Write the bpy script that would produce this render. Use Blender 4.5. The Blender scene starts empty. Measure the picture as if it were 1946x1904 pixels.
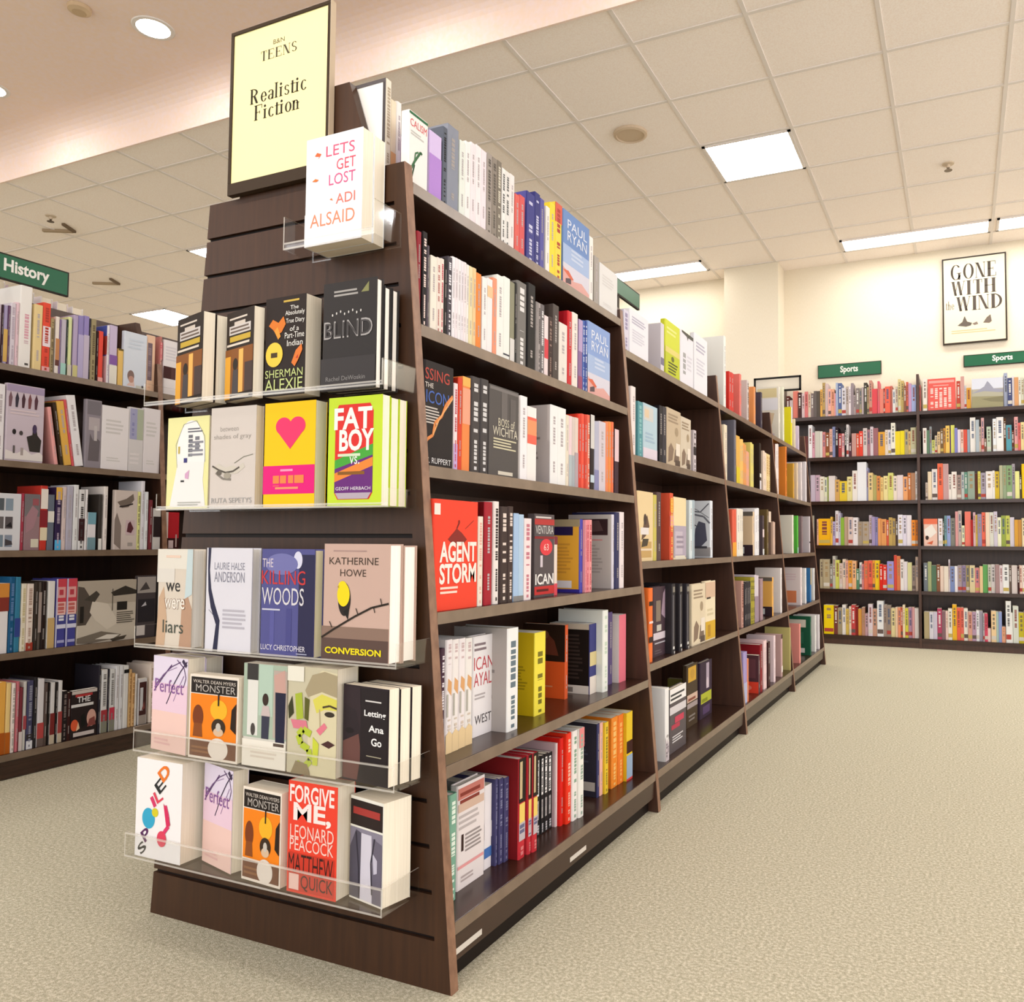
import bpy, bmesh, math, random
from mathutils import Vector, Matrix
C = bpy.context.scene.collection
S = bpy.context.scene

# ---------------------------------------------------------------- camera
cam_d = bpy.data.cameras.new('camera'); cam = bpy.data.objects.new('camera', cam_d); C.objects.link(cam)
R_, U_, F_ = Vector((.91162,.41098,.00593)), Vector((.01329,-.04389,.99895)), Vector((-.41081,.91059,.04547))
m = Matrix((R_, U_, -F_)).transposed().to_4x4(); m.translation = Vector((.93115,-1.3934,.89764)); cam.matrix_world = m
cam_d.sensor_fit = 'HORIZONTAL'; cam_d.sensor_width = 36; cam_d.lens = 1548.953*36/1946
cam_d.shift_x = -155.04/1946; cam_d.shift_y = 7.77/1946; cam_d.clip_start = .02; cam_d.clip_end = 80
S.camera = cam

# ---------------------------------------------------------------- world, colour management, big lights
wd = bpy.data.worlds.new('world'); S.world = wd; wd.use_nodes = True
bg = wd.node_tree.nodes['Background']; bg.inputs[0].default_value = (1,1,1.02,1); bg.inputs[1].default_value = 1.1
S.view_settings.view_transform = 'Standard'; S.view_settings.look = 'None'; S.view_settings.gamma = 1
S.view_settings.use_curve_mapping = False; S.view_settings.exposure = 1.22
S.cycles.use_denoising = True; S.cycles.max_bounces = 8; S.cycles.diffuse_bounces = 6; S.cycles.transparent_max_bounces = 32
S.cycles.sample_clamp_indirect = 6; S.cycles.caustics_reflective = False; S.cycles.caustics_refractive = False
LAMP = 19.0         # radiance of the fluorescent diffusers
DOWN = 40.0         # radiance of the recessed downlights

sp = bpy.data.lights.new('added_endcap_spot','SPOT'); so = bpy.data.objects.new('added_endcap_spot', sp); C.objects.link(so)  # added unseen spot, no fixture of its own, brightens sign and upper slats
so.location = (-.14,-2.135,3.76); so.rotation_euler = (Vector((-.46,0,1.9))-so.location).to_track_quat('-Z','Y').to_euler()
sp.energy = 130; sp.spot_size = math.radians(21); sp.spot_blend = .8; sp.color = (1,.93,.84); sp.shadow_soft_size = .08

CZ = 3.548          # tile ceiling
GZ = 3.79           # plaster ceiling near the camera
STEP_Y = 2.2
WALL_Y = 6.49

# ---------------------------------------------------------------- materials
MATS = {}
def lin(h):
    f = lambda c: c/12.92 if c <= .04045 else ((c+.055)/1.055)**2.4
    return tuple(f(int(h[i:i+2],16)/255) for i in (0,2,4)) + (1,)
def mat(h, rough=.5, spec=.16):
    k = (h, rough, spec)
    if k in MATS: return MATS[k]
    m = bpy.data.materials.new('print_'+h); m.use_nodes = True
    b = m.node_tree.nodes['Principled BSDF']
    b.inputs['Base Color'].default_value = tuple(c*.8 for c in lin(h)[:3])+(1,); b.inputs['Roughness'].default_value = rough
    b.inputs['Specular IOR Level'].default_value = spec
    MATS[k] = m; return m
def nodes(name):
    m = bpy.data.materials.new(name); m.use_nodes = True; n = m.node_tree
    return m, n, n.nodes['Principled BSDF']
def ramp(n, fac, stops):
    r = n.nodes.new('ShaderNodeValToRGB'); e = r.color_ramp.elements
    e[0].position, e[0].color = stops[0]; e[1].position, e[1].color = stops[-1]
    for p, c in stops[1:-1]:
        x = e.new(p); x.color = c
    n.links.new(fac, r.inputs[0]); return r.outputs[0]
def coords(n, scale, kind='Object'):
    tc = n.nodes.new('ShaderNodeTexCoord'); mp = n.nodes.new('ShaderNodeMapping'); mp.inputs['Scale'].default_value = scale
    n.links.new(tc.outputs[kind], mp.inputs[0]); return mp.outputs[0]
def noise(n, vec, scale, detail=4):
    t = n.nodes.new('ShaderNodeTexNoise'); t.inputs['Scale'].default_value = scale; t.inputs['Detail'].default_value = detail
    n.links.new(vec, t.inputs['Vector']); return t.outputs[0]
def bump(n, b, h, strength, dist):
    bp = n.nodes.new('ShaderNodeBump'); bp.inputs['Strength'].default_value = strength; bp.inputs['Distance'].default_value = dist
    n.links.new(h, bp.inputs['Height']); n.links.new(bp.outputs[0], b.inputs['Normal'])

def wood_mat(name, a, b_, scale, rough, spec=.5):
    m, n, b = nodes(name)
    f = noise(n, coords(n, scale), 6, 6)
    n.links.new(ramp(n, f, [(.3, lin(a)), (.7, lin(b_))]), b.inputs['Base Color'])
    b.inputs['Roughness'].default_value = rough; b.inputs['Specular IOR Level'].default_value = spec
    return m
LIP_SHEEN = wood_mat('shelf_edge_sheen', '6a5848', '7a6857', (3,3,3), .3)  # lighter taupe: gloss and haze on the shelf fronts, painted into the colour
WOOD = wood_mat('dark_wood_laminate', '2c1a12', '3a241a', (30,1.5,30), .25)
WOODX = wood_mat('dark_wood_laminate_upright', '3a2318', '482d20', (9,9,.7), .38)
SLAT = wood_mat('slatwall_wood', '332014', '402818', (12,12,.8), .42, .25)
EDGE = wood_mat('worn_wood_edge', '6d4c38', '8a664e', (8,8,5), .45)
DARK = mat('1a100c', .5)

CARPET, n, b = nodes('carpet')
v = coords(n, (1,1,1)); f1 = noise(n, v, 330, 3); f2 = noise(n, v, 130, 3); f3 = noise(n, v, 2.2, 2)
mx = n.nodes.new('ShaderNodeMath'); mx.operation = 'MULTIPLY_ADD'; mx.inputs[1].default_value = .6
n.links.new(f1, mx.inputs[0]); n.links.new(f2, mx.inputs[2])
col = ramp(n, mx.outputs[0], [(.45, lin('8e8a72')), (.8, lin('b4ae98')), (1.0, lin('d0cab6'))])
n.links.new(col, b.inputs['Base Color']); b.inputs['Roughness'].default_value = .95; b.inputs['Specular IOR Level'].default_value = .1
bump(n, b, f1, .6, .004)

TILE, n, b = nodes('ceiling_tile')
f = noise(n, coords(n, (1,1,1)), 120, 3)
n.links.new(ramp(n, f, [(.35, lin('f4e8e2')), (.6, lin('faf2ee'))]), b.inputs['Base Color']); b.inputs['Roughness'].default_value = .9
bump(n, b, f, .15, .002)
GRID = mat('faf2ee', .5)
PLASTER, n, b = nodes('painted_plaster')
f = noise(n, coords(n, (1,1,1)), 40, 3)
n.links.new(ramp(n, f, [(.3, lin('f0d8c8')), (.7, lin('f0dcd8'))]), b.inputs['Base Color']); b.inputs['Roughness'].default_value = .85
WALLM, n, b = nodes('wall_covering')
f = noise(n, coords(n, (60,60,8)), 5, 3)
n.links.new(ramp(n, f, [(.3, lin('dcd0ba')), (.7, lin('e2d8c6'))]), b.inputs['Base Color']); b.inputs['Roughness'].default_value = .8
PAGES, n, b = nodes('paper_pages')
f = noise(n, coords(n, (2,400,2)), 3, 2)
n.links.new(ramp(n, f, [(.3, lin('ded2bc')), (.7, lin('f2e9d6'))]), b.inputs['Base Color']); b.inputs['Roughness'].default_value = .8
PAGEW, n, b = nodes('white_paper_pages')
f = noise(n, coords(n, (2,400,2)), 3, 2)
n.links.new(ramp(n, f, [(.3, lin('e6e0d4')), (.7, lin('f8f4ec'))]), b.inputs['Base Color']); b.inputs['Roughness'].default_value = .8

def emit(name, col, s):
    m = bpy.data.materials.new(name); m.use_nodes = True; n = m.node_tree; n.nodes.clear()
    e = n.nodes.new('ShaderNodeEmission'); o = n.nodes.new('ShaderNodeOutputMaterial')
    e.inputs[0].default_value = col; e.inputs[1].default_value = s; n.links.new(e.outputs[0], o.inputs[0]); return m
LIGHT = emit('fluorescent_diffuser', (1,1,1,1), LAMP)
STRIP = emit('fluorescent_strip_diffuser', (1,.97,.9,1), 7.0)
SPOT = emit('downlight_lens', (1,.985,.955,1), DOWN)

def clear(name, tint, gloss):
    m = bpy.data.materials.new(name); m.use_nodes = True; n = m.node_tree; n.nodes.clear()
    t = n.nodes.new('ShaderNodeBsdfTransparent'); t.inputs[0].default_value = tint
    g = n.nodes.new('ShaderNodeBsdfGlossy'); g.inputs['Roughness'].default_value = .06
    lw = n.nodes.new('ShaderNodeFresnel'); lw.inputs[0].default_value = 1.45
    ml = n.nodes.new('ShaderNodeMath'); ml.operation = 'MULTIPLY_ADD'; ml.inputs[1].default_value = .16; ml.inputs[2].default_value = gloss
    n.links.new(lw.outputs[0], ml.inputs[0])
    x = n.nodes.new('ShaderNodeMixShader'); o = n.nodes.new('ShaderNodeOutputMaterial')
    n.links.new(ml.outputs[0], x.inputs[0]); n.links.new(t.outputs[0], x.inputs[1]); n.links.new(g.outputs[0], x.inputs[2]); n.links.new(x.outputs[0], o.inputs[0])
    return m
ACRYL = clear('clear_acrylic', (.996,.995,.993,1), .002)
ACEDGE, n, b = nodes('acrylic_cut_edge')
b.inputs['Base Color'].default_value = lin('dcd6cc'); b.inputs['Roughness'].default_value = .25; b.inputs['Alpha'].default_value = .42

# ---------------------------------------------------------------- mesh helpers
class MB:
    """collects polygons with materials and links them as ONE mesh object"""
    def __init__(s): s.v = []; s.f = []; s.mi = []; s.ms = []
    def mid(s, m):
        if m not in s.ms: s.ms.append(m)
        return s.ms.index(m)
    def poly(s, pts, m):
        i = len(s.v); s.v += [tuple(p) for p in pts]; s.f.append(tuple(range(i, i+len(pts)))); s.mi.append(s.mid(m))
    def mesh(s, vs, fs, m):
        i = len(s.v); s.v += [tuple(p) for p in vs]; k = s.mid(m)
        for f in fs: s.f.append(tuple(i+a for a in f)); s.mi.append(k)
    def box(s, x0, x1, y0, y1, z0, z1, m):
        vs = [(x,y,z) for z in (z0,z1) for y in (y0,y1) for x in (x0,x1)]
        s.mesh(vs, [(0,2,3,1),(4,5,7,6),(0,1,5,4),(2,6,7,3),(0,4,6,2),(1,3,7,5)], m)
    def prism(s, pts, axis, a, b, m):
        """pts: 2D outline counter-clockwise, extruded along axis from a to b"""
        put = {'x': lambda p,t:(t,p[0],p[1]), 'y': lambda p,t:(p[0],t,p[1]), 'z': lambda p,t:(p[0],p[1],t)}[axis]
        k = len(pts); vs = [put(p,a) for p in pts] + [put(p,b) for p in pts]
        fs = [tuple(range(k-1,-1,-1)), tuple(range(k,2*k))] + [(i,(i+1)%k,k+(i+1)%k,k+i) for i in range(k)]
        s.mesh(vs, fs, m)
    def disc(s, c, r, z, m, n=28, up=False):
        p = [(c[0]+r*math.cos(2*math.pi*i/n), c[1]+r*math.sin(2*math.pi*i/n), z) for i in range(n)]
        s.poly(p if up else p[::-1], m)
    def lathe(s, c, prof, m, n=28):
        vs = [(c[0]+r*math.cos(2*math.pi*i/n), c[1]+r*math.sin(2*math.pi*i/n), c[2]+z) for r, z in prof for i in range(n)]
        fs = [(j*n+i, j*n+(i+1)%n, (j+1)*n+(i+1)%n, (j+1)*n+i) for j in range(len(prof)-1) for i in range(n)]
        s.mesh(vs, fs, m)
    def build(s, name, parent=None, loc=None, bevel=0):
        me = bpy.data.meshes.new(name); me.from_pydata(s.v, [], s.f)
        for m in s.ms: me.materials.append(m)
        me.polygons.foreach_set('material_index', s.mi); me.update()
        o = bpy.data.objects.new(name, me); C.objects.link(o)
        if parent: o.parent = parent
        if loc: o.location = loc
        if bevel:
            w = o.modifiers.new('bevel','BEVEL'); w.width = bevel; w.segments = 2; w.limit_method = 'ANGLE'
        return o
def thing(name, label, cat, loc=(0,0,0), rz=0, group=None):
    o = bpy.data.objects.new(name, None); C.objects.link(o); o.location = loc; o.rotation_euler = (0,0,rz)
    o['label'] = label; o['category'] = cat; o.empty_display_size = .05
    if group: o['group'] = group
    return o
def tag(o, label, cat, group=None, kind=None):
    o['label'] = label; o['category'] = cat
    if group: o['group'] = group
    if kind: o['kind'] = kind
    return o
def struct(o): o['kind'] = 'structure'; return o

# lettering: filled outlines of the built-in font, cached per string
TXT = {}
def text_mesh(t, bold=0):
    if (t,bold) in TXT: return TXT[(t,bold)]
    cu = bpy.data.curves.new('lettering','FONT'); cu.body = t; cu.size = 1; cu.resolution_u = 3; cu.offset = bold
    o = bpy.data.objects.new('lettering', cu); C.objects.link(o)
    me = bpy.data.meshes.new_from_object(o.evaluated_get(bpy.context.evaluated_depsgraph_get()))
    vs = [tuple(v.co) for v in me.vertices]; fs = [tuple(p.vertices) for p in me.polygons]
    bpy.data.objects.remove(o); bpy.data.curves.remove(cu); bpy.data.meshes.remove(me)
    xs = [v[0] for v in vs]; ys = [v[1] for v in vs]
    r = (vs, fs, (min(xs),max(xs),min(ys),max(ys))); TXT[(t,bold)] = r; return r

# a high-contrast display face: thick stems, hairlines and slab-thin serifs as polygons
def didone(t, w=.15, serif=True):
    out = []; x = 0; h = .035
    def arc(cx, cy, rx, ry, a0, a1, wt=w, wh=h, n=14):
        for i in range(n):
            a, b = a0+(a1-a0)*i/n, a0+(a1-a0)*(i+1)/n
            q = lambda a, rx, ry: (cx+rx*math.cos(a), cy+ry*math.sin(a))
            out.append([q(a,rx,ry), q(b,rx,ry), q(b,rx-wt,ry-wh), q(a,rx-wt,ry-wh)])
    def V(x0, y0, y1, wt=w, s=True):
        out.append([(x0,y0),(x0+wt,y0),(x0+wt,y1),(x0,y1)])
        if s and serif:
            for y in (y0, y1-h): out.append([(x0-.07,y),(x0+wt+.07,y),(x0+wt+.07,y+h),(x0-.07,y+h)])
    def H(x0, x1, y): out.append([(x0,y),(x1,y),(x1,y+h),(x0,y+h)])
    def D(x0, y0, x1, y1, wt): out.append([(x0,y0),(x0+wt,y0),(x1+wt,y1),(x1,y1)])
    P = math.pi
    for c in t:
        if c == ' ': x += .35; continue
        X = x+.08
        if c == 'R': V(X,0,1); arc(X+.1,.74,.45,.26,-P/2,P/2); H(X,X+.2,.965); H(X,X+.2,.48); D(X+.42,0,X+.2,.5,.17); x += .78
        elif c == 'F': V(X,0,1); H(X,X+.55,.965); V(X+.52,.74,1,h,False); H(X,X+.38,.5); V(X+.36,.4,.6,h,False); x += .68
        elif c == 'E': V(X,0,1); H(X,X+.55,.965); V(X+.52,.78,1,h,False); H(X,X+.38,.5); V(X+.36,.4,.6,h,False); H(X,X+.58,0); V(X+.55,0,.25,h,False); x += .74
        elif c == 'T': V(X+.22,0,1); H(X,X+.6,.965); V(X,.75,1,h,False); V(X+.565,.75,1,h,False); x += .72
        elif c == 'I': V(X,0,1); x += .36
        elif c == 'H': V(X,0,1); V(X+.5,0,1); H(X,X+.6,.5); x += .86
        elif c == 'N': V(X,0,1,h); D(X+.42,0,X,1,.17); V(X+.56,0,1,h); x += .78
        elif c == 'W': D(X+.18,0,X,1,.17); D(X+.2,0,X+.4,1,h); D(X+.55,0,X+.37,1,.17); D(X+.58,0,X+.84,1,h); H(X-.06,X+.22,.965); H(X+.76,X+.94,.965); x += 1.02
        elif c == 'D': V(X,0,1); arc(X+.12,.5,.56,.5,-P/2,P/2,.17); H(X,X+.15,.965); H(X,X+.15,0); x += .84
        elif c == 'O': arc(X+.36,.5,.38,.51,0,2*P,.17,h,30); x += .86
        elif c == 'G': arc(X+.36,.5,.38,.51,P*.22,P*1.86,.17,h,26); V(X+.52,0,.42,.15,False); H(X+.42,X+.75,.42); x += .86
        elif c == 'S': arc(X+.25,.74,.25,.27,P*.15,P*1.5,.12,h); arc(X+.25,.26,.25,.25,-P*.85,P*.5,.12,h); D(X+.2,.47,X+.1,.56,.16); x += .62
        elif c == 'e': arc(X+.22,.31,.24,.33,0,P*1.85,.13,h,22); H(X,X+.45,.31); x += .52
        elif c == 'a': V(X+.3,0,.5,.13,False); arc(X+.22,.46,.21,.18,0,P*.95,.11,h); arc(X+.2,.17,.2,.18,P*.3,P*1.9,.12,h); x += .54
        elif c == 'l': V(X,0,1,.13); x += .32
        elif c == 'i': V(X,0,.62,.13); arc(X+.065,.82,.085,.085,0,2*P,.084,.084,12); x += .32
        elif c == 's': arc(X+.17,.47,.18,.17,P*.1,P*1.5,.1,h); arc(X+.17,.16,.19,.17,-P*.9,P*.5,.1,h); x += .44
        elif c == 't': V(X+.06,0,.82,.13,False); H(X-.04,X+.32,.6); arc(X+.22,.1,.16,.11,-P,0,.05,h,8); x += .38
        elif c == 'c': arc(X+.22,.31,.24,.33,P*.25,P*1.8,.13,h,20); x += .48
        elif c == 'o': arc(X+.23,.31,.25,.33,0,2*P,.13,h,24); x += .54
        elif c == 'n': V(X,0,.62,.13); arc(X+.22,.42,.2,.21,0,P,.12,h); V(X+.3,0,.45,.12); x += .58
        elif c == 'h': V(X,0,1,.13); arc(X+.22,.42,.2,.21,0,P,.12,h); V(X+.3,0,.45,.12); x += .58
        x += .04
    xs = [p[0] for q in out for p in q]
    return out, (min(xs), max(xs), 0., 1.)

# printed artwork: flat ink shapes a fraction of a millimetre above a panel.
def ink(mb, ops, org, U, V, N, w, h, base=.00025):
    """org lower-left corner, U,V unit vectors along the panel, N its outward normal; ops use 0..1 panel coordinates"""
    org, U, V, N = Vector(org), Vector(U), Vector(V), Vector(N); k = [0]
    def P(u, v): return org + U*(u*w) + V*(v*h) + N*(base + k[0]*.00009)
    def ccw(q):
        a = sum(q[i][0]*q[(i+1)%len(q)][1]-q[(i+1)%len(q)][0]*q[i][1] for i in range(len(q)))
        return q if a > 0 else q[::-1]
    for op in ops:
        k[0] += 1; t = op[0]
        if t == 'r':
            _, u0, v0, u1, v1, c = op; mb.poly([P(u0,v0),P(u1,v0),P(u1,v1),P(u0,v1)], mat(c))
        elif t == 'p':
            mb.poly([P(*q) for q in ccw(op[1])], mat(op[2]))
        elif t == 'o':
            _, u, v, ru, rv, c = op[:6]; a = op[6] if len(op) > 6 else 0; q = []
            for i in range(24):
                x, y = ru*math.cos(i*math.pi/12), rv*math.sin(i*math.pi/12)
                q.append(P(u+x*math.cos(a)-y*math.sin(a)*h/w, v+x*math.sin(a)*w/h+y*math.cos(a)))
            mb.poly(q, mat(c))
        elif t == 's':      # a pen stroke: points, width in metres, colour
            q = op[1]; wd = op[2]
            for (a, b) in zip(q[:-1], q[1:]):
                d = Vector(((b[0]-a[0])*w, (b[1]-a[1])*h)); L = d.length or 1e-6; nx, ny = -d.y/L*wd/2/w, d.x/L*wd/2/h
                mb.poly([P(a[0]-nx,a[1]-ny),P(b[0]-nx,b[1]-ny),P(b[0]+nx,b[1]+ny),P(a[0]+nx,a[1]+ny)], mat(op[3]))
        elif t in 'tTd':
            _, s, u0, v0, u1, v1, c = op[:7]; bold = op[7] if len(op) > 7 else 0
            if t == 'd':
                ps, bb = didone(s, bold or .15)
                for q in ps:
                    mb.poly([P(u0+(x-bb[0])/(bb[1]-bb[0])*(u1-u0), v0+(y-bb[2])/(bb[3]-bb[2])*(v1-v0)) for x, y in ccw(q)], mat(c))
                continue
            vs, fs, bb = text_mesh(s, bold); g = []
            ang = op[8] if len(op) > 8 else 0; uc, vc = (u0+u1)/2, (v0+v1)/2
            for x, y, _z in vs:
                a, b = (x-bb[0])/(bb[1]-bb[0]), (y-bb[2])/(bb[3]-bb[2])
                if t == 'T': a, b = b, 1-a            # reads downwards, as on a spine
                uu, vv = u0+a*(u1-u0), v0+b*(v1-v0)
                if ang:
                    dx, dy = (uu-uc)*w, (vv-vc)*h; uu = uc+(dx*math.cos(ang)-dy*math.sin(ang))/w; vv = vc+(dx*math.sin(ang)+dy*math.cos(ang))/h
                g.append(P(uu, vv))
            mb.mesh(g, fs, mat(c))
        elif t == 'l':      # a block of text lines too small to read
            _, nl, u0, v0, u1, v1, c = op; rnd = random.Random(int(u0*991+v0*77+nl)); st = (v1-v0)/nl
            for i in range(nl):
                y = v1-(i+.75)*st; e = u1-(u1-u0)*rnd.uniform(0,.25)
                mb.poly([P(u0,y),P(e,y),P(e,y+st*.5),P(u0,y+st*.5)], mat(c))
        elif t == 'm':      # a spine title too small to read: a column of letter-like marks
            _, u0, v0, u1, v1, c = op; rnd = random.Random(int(v0*997+u0*131+len(c)*7+int(c,16)%97)); y = v1
            while y > v0:
                L = (u1-u0)*rnd.uniform(.35,.7)*w/h
                if rnd.random() < .82: mb.poly([P(u0,max(v0,y-L)),P(u1,max(v0,y-L)),P(u1,y),P(u0,y)], mat(c))
                y -= L*1.35
    return mb

# ---------------------------------------------------------------- books
def cover_section(w, t, hard):
    """outline of the cover seen from above, spine at x=0, fore-edge at x=w, front at y=0"""
    b = .0024 if hard else .0007
    sp = [(0,t*.5)]
    r = min(.004 if hard else .0015, t*.35)
    out = [(r,0),(w,0),(w,b),(b+.001,b),(b+.001,t-b),(w,t-b),(w,t),(r,t),(r*.35,t-r*.45),(0,t-r*1.1),(0,r*1.1),(r*.35,r*.45)]
    return out
def make_book(w, t, h, col, label=None, front=(), spine=(), back=(), backcol=None, hard=False, loc=(0,0,0), rz=0, rx=0, ry=0, group=None, pages=None, spinecol=None):
    o = thing('hardcover_book' if hard else 'paperback_book', label or '', 'book', loc, rz, group)
    if rx or ry: o.rotation_euler = (rx, ry, rz)
    mb = MB(); mb.prism(cover_section(w,t,hard), 'z', 0, h, mat(col))
    if backcol: mb.poly([(w,t+.00012,0),(.003,t+.00012,0),(.003,t+.00012,h),(w,t+.00012,h)], mat(backcol))
    if spinecol: mb.poly([(-.00012,t*.92,0),(-.00012,t*.08,0),(-.00012,t*.08,h),(-.00012,t*.92,h)], mat(spinecol))
    if front: ink(mb, front, (0,0,0), (1,0,0), (0,0,1), (0,-1,0), w, h)
    if spine: ink(mb, spine, (0,t,0), (0,-1,0), (0,0,1), (-1,0,0), t, h)
    if back: ink(mb, back, (w,t,0), (-1,0,0), (0,0,1), (0,1,0), w, h)
    mb.build('cover', o)
    p = MB(); e = .003 if hard else .0006; b = .0025 if hard else .0008
    p.box(b+.0015, w-(.004 if hard else .0012), b, t-b, e, h-e, pages or PAGES); p.build('page_block', o)
    return o

ORD = ['first','second','third','fourth','fifth','sixth','seventh','eighth','ninth','tenth','eleventh','twelfth','thirteenth','fourteenth','fifteenth','sixteenth','seventeenth','eighteenth','nineteenth','twentieth']
TENS = ['','', 'twenty','thirty','forty']
def ordinal(i):
    if i <= 20: return ORD[i-1]
    return TENS[i//10] + ('-'+ORD[i%10-1] if i%10 else 'th').replace('y-','y-') if i%10 else {30:'thirtieth',40:'fortieth'}[i]
def colour_name(h):
    import colorsys
    r,g,b_ = (int(h[i:i+2],16)/255 for i in (0,2,4)); H,L,Sx = colorsys.rgb_to_hls(r,g,b_); H *= 360
    if L < .13: return 'black'
    if Sx < .12 or (L > .86 and Sx < .5): return 'white' if L > .86 else 'pale grey' if L > .72 else 'grey' if L > .4 else 'charcoal' if L > .2 else 'black'
    if L < .24: return 'dark red' if (H < 20 or H > 330) and Sx > .3 else 'dark brown' if H < 60 else 'dark green' if H < 170 else 'navy' if H < 270 else 'dark purple'
    if H < 14 or H > 340: n = 'pink' if L > .72 else 'red' if Sx > .45 else 'brownish red'
    elif H < 40: n = ('cream' if L > .8 else 'tan' if L > .66 and Sx < .6 else 'orange') if Sx > .35 or L > .66 else 'brown'
    elif H < 52: n = 'cream' if L > .8 else 'golden yellow' if Sx > .5 else 'tan'
    elif H < 70: n = 'pale yellow' if L > .8 else 'yellow' if Sx > .45 else 'olive'
    elif H < 170: n = 'pale green' if L > .72 else 'green'
    elif H < 200: n = 'pale teal' if L > .72 else 'teal'
    elif H < 250: n = 'pale blue' if L > .72 else 'blue'
    elif H < 300: n = 'lavender' if L > .68 else 'purple'
    else: n = 'pink' if L > .7 else 'plum'
    return n
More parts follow.
